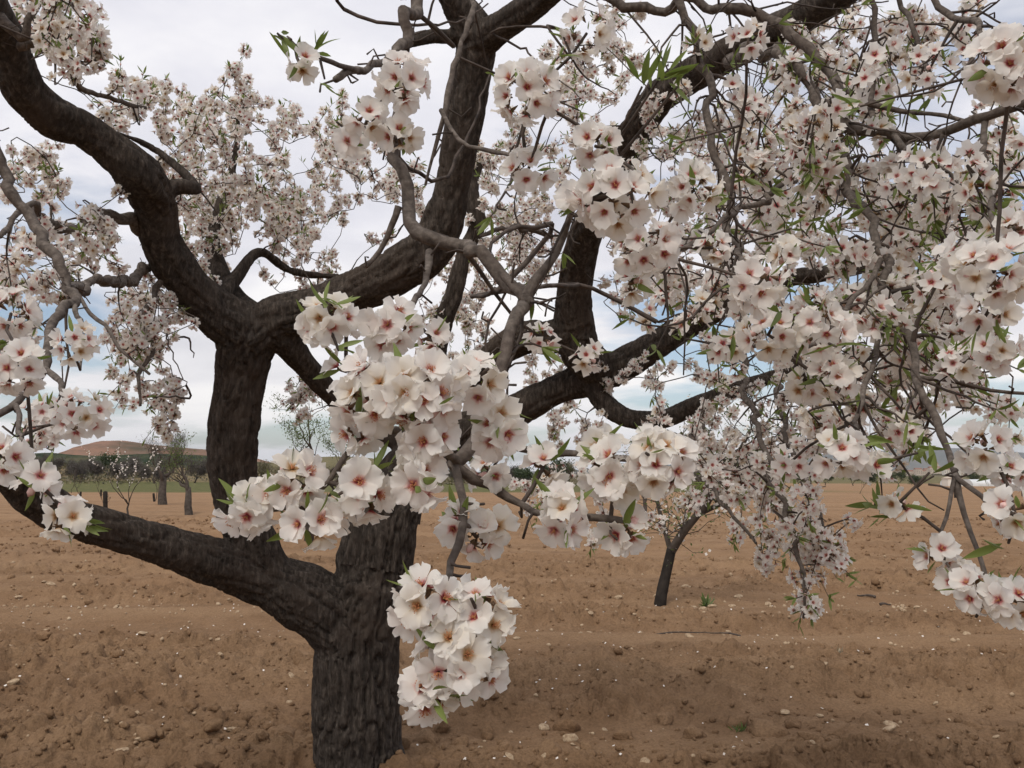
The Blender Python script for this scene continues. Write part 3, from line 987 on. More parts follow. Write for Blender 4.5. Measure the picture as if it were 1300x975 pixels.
# ------------------------------------------------------------------ where the blossom sits
FL = []      # flowers: pos, normal, radius, hero cluster?
LV = []      # leaves: pos, dir, length
BD = []      # buds: pos, dir, size
TW = Bag()   # twigs
fr = np.random.default_rng(77)
TO_CAM = lambda p: unit(np.array((0, 0, CAM_H)) - p)
skel_pts = [SKEL[:, :3]]
skel_rad = [SKEL[:, 3]]


def nearest(p, far=1e9):
    A = np.vstack(skel_pts)
    d = np.linalg.norm(A - p, axis=1)
    i = int(d.argmin())
    return A[i], np.concatenate(skel_rad)[i], d[i]


def twig(q, p, axis, r0, r1, seg=5, sag=0.12):
    """curved twig from wood at q to p, arriving along axis"""
    L = np.linalg.norm(p - q)
    if L < 0.012:
        return
    n = max(4, int(L / 0.035))
    c1 = q + (p - q) * 0.35 + np.array((0, 0, sag * L)) + fr.normal(size=3) * (0.10 if L > 0.15 else 0.04) * L
    c2 = p - axis * L * 0.32 + fr.normal(size=3) * 0.04 * L
    t = np.linspace(0, 1, n)[:, None]
    X = (1 - t) ** 3 * q + 3 * (1 - t) ** 2 * t * c1 + 3 * (1 - t) * t * t * c2 + t ** 3 * p
    X[1:-1] += fr.normal(size=(n - 2, 3)) * min(0.004, 0.008 * L)
    rr = np.linspace(r0, r1, n)
    V, F = tube(X, rr, seg)
    TW.add(V, F)
    skel_pts.append(X[1:])
    skel_rad.append(rr[1:])
    return X


NEARF = []


def cluster(px, py, d, rpx, n, ry=None, leaves=4, buds=1, spread=0.35, face=0.75):
    c = P(px, py, d)
    rx = rpx * d / FPX
    rz = (ry or rpx) * d / FPX
    rr = np.array((rx, min(rx, rz) * 0.9, rz))
    q, qr, dist = nearest(c)
    core = np.maximum(rr - 0.013, 0.010)
    if dist > 0.02:
        ax = unit(unit(c - q) + fr.normal(size=3) * 0.2)
        twig(q, c, ax, min(max(qr * 0.7, 0.0022), 0.0045), 0.002)
    tc = TO_CAM(c)
    for k in range(int(round(n * 1.75))):
        ok = False
        for _try in range(40):
            v = unit(fr.normal(size=3) + tc * face)
            p = c + v * core * fr.uniform(0.92, 1.12)
            if all(np.linalg.norm(p - m) > (0.0185 if _try < 20 else 0.0140) for m in NEARF[-60:]):
                ok = True
                break
        if not ok:
            continue
        NEARF.append(p)
        nrm = unit(v * 1.0 + tc * 0.45 + fr.normal(size=3) * spread * 0.7)
        FL.append((p, nrm, fr.uniform(0.0180, 0.0218), d))
    for k in range(leaves):
        v = unit(fr.normal(size=3) + np.array((0, 0, 0.35)))
        LV.append((c + v * core * 0.75, unit(v + fr.normal(size=3) * 0.4), fr.uniform(0.018, 0.034), d))
    for k in range(buds):
        v = unit(fr.normal(size=3))
        BD.append((c + v * core * 1.0, v, fr.uniform(0.0045, 0.007)))


HERO = [
    # px, py, depth, radius px, flowers, vertical radius px
    (478, 500, .70, 58, 11, 52), (530, 500, .68, 58, 12, 55), (540, 560, .68, 45, 7, 36), (600, 485, .72, 42, 6, 40), (630, 545, .74, 34, 5, 42), (530, 612, .68, 30, 4, 26), (455, 545, .71, 32, 4, 32),
    (540, 765, .67, 46, 8, 46), (610, 785, .68, 46, 8, 50), (570, 840, .66, 50, 8, 52), (545, 880, .66, 38, 5, 32), (610, 850, .68, 22, 3, 30),
    (312, 648, .70, 32, 6, 28), (375, 610, .70, 40, 7, 30), (398, 662, .69, 44, 10, 40), (345, 632, .71, 30, 5, 24), (465, 632, .70, 36, 6, 28),
    (415, 408, .80, 44, 7, 36), (495, 415, .80, 38, 7, 40), (550, 430, .92, 30, 4, 25), (440, 470, .82, 25, 3, 22),
    (512, 103, .95, 38, 5, 36), (468, 150, .96, 28, 3, 26), (507, 172, .96, 26, 3, 24), (446, 178, .98, 24, 3, 22),
    (668, 118, .95, 46, 9, 40), (380, 80, 1.0, 24, 3, 20),
    (780, 248, .80, 58, 10, 50), (745, 255, .82, 34, 4, 30), (670, 218, 1.0, 34, 4, 30), (755, 185, .96, 34, 4, 30), (745, 42, 1.1, 38, 5, 34), (820, 312, .95, 44, 7, 42), (800, 360, 1.0, 24, 3, 22),
    (960, 360, .96, 40, 6, 36), (880, 242, 1.0, 38, 6, 34), (1000, 325, 1.1, 25, 3, 22), (905, 315, 1.1, 26, 3, 24), (950, 48, 1.2, 28, 4, 26),
    (840, 590, .76, 44, 8, 46), (775, 600, .78, 38, 4, 40), (715, 655, .74, 36, 6, 42), (790, 672, .78, 32, 5, 26), (765, 570, .80, 26, 3, 24),
    (605, 682, .80, 36, 4, 32), (580, 665, .80, 28, 4, 28), (690, 592, .85, 28, 4, 24), (622, 600, .85, 22, 2, 20), (690, 430, 1.3, 24, 4, 22), (745, 452, 1.3, 24, 4, 22),
    (103, 528, 1.15, 38, 9, 34), (22, 466, .95, 38, 6, 36), (14, 398, 1.05, 36, 6, 36), (96, 436, 1.25, 28, 6, 28), (85, 657, .85, 32, 6, 30), (47, 612, .88, 26, 4, 24), (8, 582, .92, 26, 4, 30), (58, 522, 1.2, 24, 3, 20),
    (1275, 85, .76, 52, 9, 48), (1262, 345, .80, 48, 8, 46), (1225, 325, .84, 32, 4, 30), (1180, 88, 1.35, 38, 7, 36), (1255, 395, .95, 34, 5, 28),
    (975, 425, 1.05, 40, 6, 36), (1042, 420, 1.05, 42, 6, 36), (925, 440, 1.15, 28, 4, 26), (1070, 575, .92, 42, 7, 30), (1100, 590, .95, 30, 4, 25), (1060, 480, 1.05, 32, 5, 30), (1025, 490, 1.1, 26, 3, 24),
    (1250, 570, .88, 34, 7, 36), (1285, 652, .82, 34, 6, 34), (1245, 752, .86, 40, 11, 34), (1285, 765, .84, 36, 8, 32), (1192, 705, .94, 20, 4, 24), (1215, 735, .92, 18, 3, 16), (1140, 640, .95, 22, 3, 18),
    (1170, 215, 1.3, 34, 5, 30), (1140, 235, 1.35, 26, 3, 24), (1190, 360, 1.2, 34, 5, 30), (1265, 445, 1.1, 34, 5, 28), (1215, 460, 1.15, 30, 4, 26), (1110, 165, 1.5, 20, 2, 16), (1290, 290, .95, 28, 4, 24),
    (1040, 190, 1.5, 24, 4, 22), (870, 300, 1.2, 24, 3, 22), (1280, 600, 1.0, 26, 4, 20), (1000, 590, 1.2, 26, 4, 24), (1150, 545, 1.15, 28, 4, 22), (885, 55, 1.5, 22, 3, 20),
]
for h in HERO:
    cluster(*h)
# a single open blossom turned to the viewer beside the left cluster, and another one
for px, py, d in ((455, 612, .68), (770, 612, .77), (632, 668, .80), (1240, 345, .82)):
    p = P(px, py, d)
    FL.append((p, unit(TO_CAM(p) + np.array((0.1, 0, 0.15))), 0.0235, d))
    q, qr, dist = nearest(p)
    twig(q, p, TO_CAM(p), 0.0016, 0.0012)

UP, DN, ANY = np.array((0, 0, 1.0)), np.array((0.05, -0.1, -1.0)), np.array((0, 0, 0.2))
MASS = [
    (92, 45, 38, 40, 2.0, 2.6, 14, UP), (20, 20, 30, 30, 2.9, 3.3, 6, UP), (75, 12, 35, 18, 1.9, 2.4, 5, UP), (146, 104, 14, 12, 2.8, 3.0, 2, UP), (185, 128, 30, 22, 2.9, 3.5, 7, UP),
    (240, 165, 60, 36, 3.2, 4.2, 18, UP), (302, 125, 24, 45, 3.5, 4.2, 12, UP), (362, 165, 24, 24, 3.7, 4.4, 6, UP), (290, 235, 90, 55, 3.4, 4.6, 40, UP), (335, 295, 72, 55, 3.6, 4.8, 32, UP),
    (385, 275, 35, 35, 3.6, 4.6, 9, UP), (245, 310, 28, 55, 3.6, 4.2, 12, UP), (405, 340, 28, 28, 4, 4.8, 5, ANY), (432, 165, 36, 36, 3.4, 4.4, 10, UP), (480, 222, 40, 34, 3.6, 4.4, 10, UP), (470, 300, 20, 15, 4, 4.4, 2, UP),
    (40, 215, 50, 36, 2.9, 3.4, 10, ANY), (55, 330, 60, 55, 2.3, 3.2, 12, DN), (195, 390, 45, 36, 3.1, 3.8, 9, DN), (175, 455, 40, 50, 2.9, 3.6, 18, DN), (205, 520, 16, 22, 3, 3.4, 4, DN),
    (105, 300, 36, 45, 2.7, 3.4, 8, DN), (25, 420, 35, 40, 1.9, 2.6, 5, DN), (385, 510, 26, 34, 3.8, 4.3, 7, DN), (130, 140, 25, 25, 2.9, 3.3, 3, ANY), (50, 545, 30, 20, 1.8, 2.4, 3, DN),
    (640, 250, 45, 70, 4, 5, 16, ANY), (700, 175, 60, 65, 3.6, 4.8, 22, UP), (715, 110, 40, 40, 3.2, 4.2, 9, UP), (775, 60, 40, 50, 2.8, 3.6, 12, ANY), (640, 330, 50, 40, 4.2, 5, 12, ANY), (570, 400, 36, 45, 4.3, 4.9, 10, ANY),
    (605, 425, 45, 36, 4.2, 4.9, 10, DN), (685, 300, 50, 50, 3.8, 4.6, 14, ANY), (700, 470, 30, 28, 4.2, 4.6, 5, DN), (620, 200, 25, 40, 4.2, 4.8, 4, UP),
    (845, 200, 60, 80, 2.8, 4.2, 26, ANY), (800, 340, 55, 60, 3, 4.4, 18, ANY), (900, 300, 80, 75, 2, 4, 30, ANY), (1000, 130, 85, 85, 1.8, 3.6, 32, ANY), (1095, 60, 80, 55, 1.7, 3, 16, DN), (1200, 30, 80, 30, 1.7, 2.6, 8, DN),
    (1275, 190, 36, 50, 1.7, 2.6, 9, DN), (1180, 255, 95, 55, 1.7, 3.2, 30, DN), (1050, 280, 100, 65, 1.8, 3.6, 38, DN), (1200, 350, 95, 65, 1.6, 3, 34, DN), (1100, 420, 105, 65, 1.7, 3.4, 40, DN), (950, 470, 85, 60, 2.2, 4, 34, DN),
    (1050, 515, 85, 42, 1.9, 3.4, 26, DN), (1200, 470, 95, 50, 1.6, 2.8, 24, DN), (870, 560, 50, 32, 2.8, 4, 12, DN), (950, 575, 65, 42, 2.3, 3.6, 24, DN), (1120, 560, 65, 26, 1.7, 2.6, 9, DN), (1265, 520, 36, 30, 1.6, 2.2, 5, DN),
    (820, 480, 55, 22, 3.4, 4.2, 8, DN), (730, 540, 36, 18, 3.8, 4.3, 6, DN), (700, 625, 18, 20, 3, 3.6, 4, DN), (760, 655, 24, 22, 3, 3.6, 4, DN),
    (895, 600, 36, 20, 2.6, 3.2, 10, DN), (815, 668, 14, 10, 2.8, 3.0, 2, ANY), (1000, 640, 50, 36, 2.1, 2.8, 14, DN), (1045, 685, 14, 28, 2.3, 2.5, 8, DN), (1022, 745, 10, 28, 2.28, 2.4, 6, DN), (982, 700, 16, 10, 2.5, 2.65, 3, DN), (940, 640, 15, 16, 2.6, 2.9, 2, DN), (420, 245, 30, 40, 4.2, 5.0, 8, UP), (525, 250, 22, 45, 4.3, 5.0, 7, UP), (410, 190, 30, 30, 4.2, 4.8, 5, UP), (560, 330, 20, 20, 4.5, 5, 3, UP),
    (1020, 230, 70, 55, 1.3, 1.9, 12, DN), (930, 180, 50, 60, 1.4, 2.0, 7, DN), (1100, 110, 60, 50, 1.4, 1.9, 8, DN), (1230, 240, 50, 50, 1.2, 1.7, 8, DN), (1180, 420, 80, 60, 1.2, 1.7, 12, DN), (1080, 360, 60, 50, 1.3, 1.8, 9, DN), (880, 370, 50, 45, 1.5, 2.2, 7, DN), (1060, 520, 70, 36, 1.3, 1.8, 8, DN), (1000, 410, 60, 50, 1.5, 2.2, 8, DN), (1150, 300, 60, 60, 1.5, 2.0, 8, DN),
]
SH = []
for cx, cy, rx, ry, d0, d1, n, ax in MASS:
    n = int(round(n * (1.2 if cx < 760 else (0.88 if cy < 440 else 0.62))))
    for k in range(n):
        a, q = fr.uniform(0, 6.28), math.sqrt(fr.uniform(0, 1))
        d = fr.uniform(d0, d1)
        p = P(cx + rx * q * math.cos(a), cy + ry * q * math.sin(a), d)
        dirn = unit(ax * 0.8 + fr.normal(size=3) * 0.55)
        L = fr.uniform(0.07, 0.15) if d < 2.3 else fr.uniform(0.10, 0.26)
        SH.append((p - dirn * L / 2, p + dirn * L / 2, dirn, L, d))
d0 = np.array([np.linalg.norm(SKEL[:, :3] - s[0], axis=1).min() for s in SH])
for i in np.argsort(d0):
    b, tip, dirn, L, d = SH[i]
    q, qr, dist = nearest(b)
    r0 = min(max(qr * 0.65, 0.0022), 0.0075 if dist > 0.3 else 0.0045)
    twig(q, b, dirn, r0, 0.0019)
    n = max(4, int(L / 0.04))
    t = np.linspace(0, 1, n)[:, None]
    bow = unit(np.cross(dirn, fr.normal(size=3))) * fr.normal() * 0.10 * L
    X = b + (tip - b) * t + bow * (4 * t * (1 - t))
    V, F = tube(X, np.linspace(0.0019, 0.0010, n), 4)
    TW.add(V, F)
    skel_pts.append(X[:-1])
    skel_rad.append(np.linspace(0.0019, 0.0010, n)[:-1])
    nf = int(L / 0.0088 * fr.uniform(0.6, 1.3))
    s = 0
    while s < nf:
        tt = fr.uniform(0.0, 1.0)
        c = b + (tip - b) * tt + bow * 4 * tt * (1 - tt)
        for _ in range(min(nf - s, int(fr.integers(2, 7)))):
            v = fr.normal(size=3)
            v = unit(v - dirn * np.dot(v, dirn) * 0.6)
            FL.append((c + v * fr.uniform(0.010, 0.024) + dirn * fr.normal() * 0.006, unit(v + fr.normal(size=3) * 0.4), fr.uniform(0.0195, 0.0250), d))
            s += 1
    for _ in range(int(fr.integers(5, 15))):
        v = unit(dirn * 0.9 + fr.normal(size=3) * 0.6)
        LV.append((tip - dirn * (fr.uniform(0, 1) ** 3) * L, v, fr.uniform(0.020, 0.040), d))
    if fr.uniform() < 0.5:
        v = unit(fr.normal(size=3))
        BD.append((b + (tip - b) * fr.uniform(0.3, 1) + v * 0.012, v, fr.uniform(0.004, 0.006)))

# short bare spurs along the branches
A = SKEL
for i in fr.choice(len(A), 520, replace=False):
    q, rr = A[i, :3], A[i, 3]
    if rr > 0.03:
        continue
    v = unit(fr.normal(size=3))
    L = fr.uniform(0.008, 0.034)
    X = np.stack((q, q + v * (rr + L * 0.5) + fr.normal(size=3) * 0.004, q + v * (rr + L) + fr.normal(size=3) * 0.008))
    V, F = tube(X, (0.0018, 0.0013, 0.0015), 5)
    TW.add(V, F)
# bare fine twigs seen against the sky and the soil
BARE = [[(700, 40, 2.6), (720, 70, 2.6), (745, 100, 2.7), (780, 120, 2.8)], [(435, 10, 1.8), (480, 25, 1.8), (520, 30, 1.8), (570, 30, 1.9), (620, 5, 2.0)], [(575, 60, 1.6), (545, 30, 1.6), (560, -20, 1.6)],
        [(630, 45, 2.8), (660, 60, 2.8), (690, 85, 2.7), (735, 120, 2.6)], [(520, 210, 1.6), (560, 230, 1.7), (600, 160, 1.8), (620, 100, 1.9)], [(700, 285, 1.3), (660, 290, 1.25), (625, 310, 1.2), (612, 332, 1.16)],
        [(735, 365, 1.6), (690, 362, 1.4), (660, 372, 1.1)], [(600, 380, 1.6), (640, 366, 1.4), (662, 364, 1.1)], [(790, 700, 9.0), (880, 720, 9.0)], [(240, 505, 3.2), (215, 503, 3.1), (195, 505, 3.0)],
        [(240, 430, 3.3), (248, 455, 3.2)], [(205, 400, 3.3), (215, 440, 3.1), (232, 480, 3.0)]]
for row in BARE[:8] + BARE[9:]:
    q = catmull([(*P(a, b, d), 0.0042) for a, b, d in row], 0.03)
    q[:, :3] += fr.normal(size=(len(q), 3)) * 0.003
    V, F = tube(q[:, :3], np.linspace(0.0045, 0.0018, len(q)), 5)
    TW.add(V, F)
    w, wr, dist = nearest(q[0, :3])
    if dist > 0.01:
        twig(w, q[0, :3], unit(q[1, :3] - q[0, :3]), 0.005, 0.0042)

# fine drooping bare twigs through the crown
sx_, sy_, sd_ = project(SKEL[:, :3])
pool = np.where((sx_ > 620) & (sx_ < 1290) & (sy_ < 520) & (sy_ > -20) & (SKEL[:, 3] < 0.06))[0]
for i in fr.choice(pool, 170):
    q0 = SKEL[i, :3]
    L = fr.uniform(0.12, 0.42) * (0.6 if sd_[i] < 1.6 else 1.0)
    dv = unit(fr.normal(size=3) * 0.55 + np.array((0.1, -0.1, -0.75)))
    n = 8
    X = [q0]
    for k in range(n):
        dv = unit(dv + fr.normal(size=3) * 0.22 + np.array((0, 0, -0.05)))
        X.append(X[-1] + dv * L / n)
    X = np.array(X)
    V, F = tube(X, np.linspace(0.0026, 0.0011, n + 1), 4)
    TW.add(V, F)
    for k in range(2, n, 2):
        v = unit(fr.normal(size=3))
        V, F = tube(np.stack((X[k], X[k] + v * 0.012, X[k] + v * 0.022 + fr.normal(size=3) * 0.006)), (0.0014, 0.0012, 0.0014), 4)
        TW.add(V, F)
    if fr.uniform() < 0.7:
        for _ in range(4):
            LV.append((X[-1], unit(dv + fr.normal(size=3) * 0.6), fr.uniform(0.018, 0.036), sd_[i]))
part('twigs', TW.build('twigs', [M_TWIG]), TREE, 'stuff')

# large leaf tufts the photograph shows
TUFT = [(352, 42, 1.0, 5, .040), (400, 62, 1.04, 6, .038), (412, 100, 1.04, 2, .03), (838, 98, .92, 8, .050), (815, 110, .92, 3, .045), (860, 110, .92, 3, .045), (1092, 135, 1.05, 5, .045), (418, 385, .78, 4, .036), (430, 445, .78, 3, .034),
        (715, 45, 1.1, 2, .04), (745, 235, .80, 2, .03), (870, 430, 1.2, 3, .03), (992, 395, 1.0, 2, .06), (1062, 440, 1.0, 2, .055), (1110, 640, .95, 6, .036), (1130, 655, .95, 5, .036), (1180, 600, .92, 3, .055), (1165, 575, .95, 4, .04),
        (108, 665, .85, 4, .030), (52, 625, .87, 2, .026), (1280, 690, .84, 2, .045), (1265, 640, .84, 3, .03), (558, 516, .655, 1, .020), (620, 468, .70, 2, .018), (430, 628, .68, 2, .034), (470, 600, .69, 2, .03), (1010, 760, 2.3, 5, .05),
        (1060, 300, 1.4, 5, .04), (1095, 265, 1.4, 6, .04), (1005, 290, 1.3, 4, .035), (1240, 420, .95, 3, .04), (1180, 120, 1.4, 4, .04), (620, 90, 1.5, 2, .03), (735, 140, 1.4, 5, .035), (865, 180, 1.2, 4, .035), (820, 575, .74, 2, .02), (505, 745, .66, 1, .022), (598, 760, .66, 2, .016), (548, 882, .645, 1, .022)]
for px, py, d, n, L in TUFT:
    c = P(px, py, d)
    q, qr, dist = nearest(c)
    main = unit(unit(c - q) + np.array((0, 0, 0.4)) + fr.normal(size=3) * 0.3) if dist > 0.01 else unit(fr.normal(size=3) + (0, 0, 0.8))
    if dist > 0.001:
        X = np.linspace(q, c, 5)
        V, F = tube(X, np.linspace(0.0022, 0.0014, 5), 5)
        part('shoot', mesh('shoot', V, F, [M_TWIG]), TREE)
    for k in range(n):
        LV.append((c + fr.normal(size=3) * 0.004, unit(main + fr.normal(size=3) * 0.55), L * fr.uniform(0.55, 0.95), d * 0.8))

# ------------------------------------------------------------------ build blossoms
MATS3 = [M_PETAL, M_STAMEN, M_CALYX]
pr = np.random.default_rng(9)
VAR = {0: [], 1: [], 2: []}
for lod, nvar in ((0, 0), (1, 10), (2, 12)):
    for k in range(nvar):
        VAR[lod].append(flower(pr, lod, pr.uniform(0.1, 0.65)))
PET = []
for k in range(8):
    V, F, t = petal_shape(8, 7, pr, 0.0, 1.0)
    PET.append((V, F, t))
PET_ME = []
for tint in (0.1, 0.5, 0.9):
    PET_ME.append([mesh('petal', V, F, [M_PETAL], None, {'rad': t, 'tint': np.full(len(V), tint)}) for V, F, t in PET])
CEN_ME = []
for k in range(4):
    c = centre_shape(pr, 20, True)
    CEN_ME.append(c.build('blossom_centre', MATS3, smooth=False))
MID_ME = []
for k, (V, F, m, rad) in enumerate(VAR[1]):
    for tint in (0.1, 0.5, 0.9):
        MID_ME.append((tint, mesh('blossom', V, F, MATS3, m, {'rad': rad, 'tint': np.full(len(V), tint)})))

pos = np.array([f[0] for f in FL])
fx, fy, fd = project(pos)
inview = (fx > -30) & (fx < 1330) & (fy > -30) & (fy < 1000)
app = np.array([f[2] for f in FL]) / fd * np.where(inview, 1, 0.2)
order = np.argsort(-app)
print(time.time() - T0, 'flowers', len(FL), 'leaves', len(LV))
TINV = Matrix.Translation(-Vector(TREE.location))
bl = Bag()
for rank, i in enumerate(order):
    p, nrm, rad, d = FL[i]
    roll = pr.uniform(0, 6.28)
    u = pr.uniform()
    tint = 0.1 if u < 0.25 else (0.5 if u < 0.80 else 0.9)
    M3 = rotz_to(nrm, roll)
    if rank < 300:
        M = Matrix([[*(M3[a] * rad), p[a]] for a in range(3)] + [[0, 0, 0, 1]])
        if rank < 60:
            o = obj('blossom', CEN_ME[pr.integers(4)], TREE)
            o.matrix_parent_inverse = TINV
            o.matrix_basis = M
            op = pr.uniform(0.10, 0.62)
            for k in range(5):
                q = obj('petal', PET_ME[{0.1: 0, 0.5: 1, 0.9: 2}[tint]][pr.integers(8)], o)
                sc = pr.uniform(0.92, 1.06)
                q.matrix_basis = Matrix.Rotation(k * 2 * math.pi / 5 + pr.normal() * 0.07, 4, 'Z') @ Matrix.Rotation(-(op + pr.normal() * 0.11), 4, 'Y') @ Matrix.Rotation(pr.normal() * 0.14, 4, 'X') @ Matrix.Translation((0, 0, 0.012 * (k % 2))) @ Matrix.Scale(sc, 4)
        else:
            cands = [m for t, m in MID_ME if t == tint]
            o = obj('blossom', cands[pr.integers(len(cands))], TREE)
            o.matrix_parent_inverse = TINV
            o.matrix_basis = M
    else:
        V, F, m, ra = VAR[1][pr.integers(10)] if fd[i] < 1.12 else VAR[2][pr.integers(12)]
        bl.add((V * rad) @ M3.T + p, F, m, np.stack((ra, np.full(len(V), tint)), 1))
part('blossoms', bl.build('blossoms', MATS3), TREE, 'stuff')

# leaves
LEAF = [leaf_shape(7, pr) for k in range(6)]
LEAF_FAR = [leaf_shape(4, pr) for k in range(6)]
LEAF_ME = [mesh('leaf', V, F, [M_LEAF], None, {'tint': np.full(len(V), 0.15 + 0.14 * k)}) for k, (V, F) in enumerate(LEAF)]
lp = np.array([v[0] for v in LV])
lx, ly, ld = project(lp)
lapp = np.array([v[2] for v in LV]) / ld * ((lx > 0) & (lx < 1300) & (ly > 0) & (ly < 975))
lb = Bag()
for rank, i in enumerate(np.argsort(-lapp)):
    p, dr, L, d = LV[i]
    Z = rotz_to(dr, pr.uniform(0, 6.28))
    M3 = np.stack((Z[:, 2], Z[:, 0], Z[:, 1]), 1)     # leaf +X along dr
    if rank < 280:
        o = obj('leaf', LEAF_ME[pr.integers(6)], TREE)
        o.matrix_parent_inverse = TINV
        o.matrix_basis = Matrix([[*(M3[a] * L), p[a]] for a in range(3)] + [[0, 0, 0, 1]])
    else:
        V, F = LEAF_FAR[pr.integers(6)]
        lb.add((V * L) @ M3.T + p, F, 0, np.stack((np.zeros(len(V)), np.full(len(V), pr.uniform())), 1))
part('leaves', lb.build('leaves', [M_LEAF]), TREE, 'stuff')
# buds
bb = Bag()
bm = bmesh.new()
bmesh.ops.create_icosphere(bm, subdivisions=1, radius=1)
bV = np.array([v.co[:] for v in bm.verts]) * (0.75, 0.75, 1.25)
bF = np.array([[v.index for v in f.verts] for f in bm.faces])
bm.free()
for p, v, s in BD:
    M3 = rotz_to(v, 0)
    bb.add((bV * s) @ M3.T + p, bF, 0)
    bb.add((bV * (0.7, 0.7, 0.8) * s - (0, 0, s * 1.0)) @ M3.T + p, bF, 1)
part('buds', bb.build('buds', [M_BUD, M_CALYX]), TREE, 'stuff')
print('blossom ok', time.time() - T0)

# ------------------------------------------------------------------ the orchard behind, fields, hills, town
M_BARKF = mat_simple('far_bark', (0.045, 0.036, 0.030), (0.105, 0.086, 0.072), 9, 0.95, 0.1, 0.4)
M_GUARD = mat_simple('black_tree_guard', (0.020, 0.017, 0.015), (0.045, 0.038, 0.033), 12, 0.95, 0.05)
M_FRESH = mat_leaf('fresh_leaf', (0.062, 0.092, 0.030), (0.13, 0.17, 0.06), 3)
M_OLIVE = mat_leaf('evergreen_leaf', (0.022, 0.038, 0.016), (0.060, 0.078, 0.036), 1, 0.15)
M_BARE = mat_leaf('bare_twigs', (0.065, 0.050, 0.046), (0.120, 0.096, 0.088), 1, 0.1)
M_SCRUB = mat_leaf('scrub', (0.055, 0.058, 0.030), (0.19, 0.150, 0.085), 0.4, 0.1)


def on_land(px, d):
    x = (px - 650.0) / FPX * d
    return np.array((x, d, float(land(np.array([x]), np.array([d]))[0])))


def base_at(px, py):
    g = G(px, py)
    return np.array((g[0], g[1], gz(g[0], g[1])))


def grow(base, H, r0, seed, spread=0.9, fork=0.35, levels=4, lean=(0, 0)):
    """tube pieces of a small tree, and the points of its outer twigs"""
    r = np.random.default_rng(seed)
    tubes, tips = [], []

    def limb(p, d, L, rad, lev):
        n = 5
        X = [p]
        for k in range(n):
            d2 = unit(d + r.normal(size=3) * 0.22 + np.array((0, 0, 0.10)))
            X.append(X[-1] + d2 * L / n)
            d = d2
        X = np.array(X)
        rr = np.linspace(rad, rad * 0.62, n + 1)
        tubes.append((X, rr, lev))
        if lev >= levels:
            tips.append(X)
            return
        if lev >= levels - 1:
            tips.append(X)
        for k in range(int(r.integers(2, 4)) + (1 if lev == 0 else 0)):
            az = r.uniform(0, 6.28)
            s = spread * r.uniform(0.6, 1.15)
            dd = unit(d * 0.8 + np.array((math.cos(az) * s, math.sin(az) * s, r.uniform(0.0, 0.5))))
            limb(X[-1 if r.uniform() < 0.7 else -2], dd, L * r.uniform(0.55, 0.85) if lev else (H - fork * H) * r.uniform(0.38, 0.5), rr[-1] * 0.66, lev + 1)
    limb(np.array(base, float) - (0, 0, 0.12), unit(np.array((lean[0], lean[1], 1.0))), fork * H, r0, 0)
    return tubes, tips


def quads(c, size, r, wide, tint=None):
    """one small leaf-like face at every point of c"""
    n = len(c)
    X = unit(r.normal(size=(n, 3)))
    Y = unit(np.cross(X, r.normal(size=(n, 3))))
    s = (np.asarray(size) * r.uniform(0.6, 1.4, n))[:, None]
    Z = np.cross(X, Y)
    V = np.stack((c - X * s, c - Y * s * wide + Z * s * 0.1, c + X * s, c + Y * s * wide + Z * s * 0.1), 1).reshape(-1, 3)
    b = Bag()
    t = r.uniform(size=n) if tint is None else tint
    b.add(V, np.arange(4 * n).reshape(-1, 4), 0, np.stack((np.full(4 * n, 0.6), np.repeat(t, 4)), 1))
    return b


def spray(tips, n, size, r, jit, wide=0.45):
    T = np.vstack(tips)
    return quads(T[r.integers(0, len(T), n)] + r.normal(size=(n, 3)) * jit, size, r, wide)


def small_tree(name, base, H, r0, seed, label, cat='tree', group=None, leaf=M_FRESH, nleaf=1500, lsize=0.02, jit=0.06, flowers=0, fsize=0.03, spread=0.9, fork=0.35, levels=4, lean=(0, 0), seg=7, wide=0.45):
    root = thing(name, tuple(base), label, cat, group)
    tubes, tips = grow(base, H, r0, seed, spread, fork, levels, lean)
    r = np.random.default_rng(seed + 500)
    tb, bb_ = Bag(), Bag()
    for X, rr, lev in tubes:
        V, F = tube(X, np.maximum(rr, 0.003), seg if lev < 2 else 4)
        (tb if lev == 0 else bb_).add(V, F)
    part('trunk', tb.build('trunk', [M_BARKF]), root)
    part('crown_branches', bb_.build('crown_branches', [M_BARKF]), root, 'stuff')
    if nleaf:
        part('crown', spray(tips, nleaf, lsize, r, jit, wide).build('crown', [leaf], smooth=False), root, 'stuff')
    if flowers:
        part('crown_blossom', spray(tips, flowers, fsize, r, jit * 0.5, 0.9).build('crown_blossom', [M_PETAL], smooth=False), root, 'stuff')
    return root


# young tree with a black-painted foot, nine metres behind the hanging blossom
yb = base_at(838, 768)
yt = thing('young_almond_tree', tuple(yb), 'young forked almond tree with blackened lower trunk standing in ploughed soil', 'tree', None)
sc9 = yb[1] / CP / FPX * 1.03


def yp(px, py, dy=0.0):
    return np.array((yb[0] + (px - 838) * sc9, yb[1] + dy, yb[2] + (768 - py) * sc9))


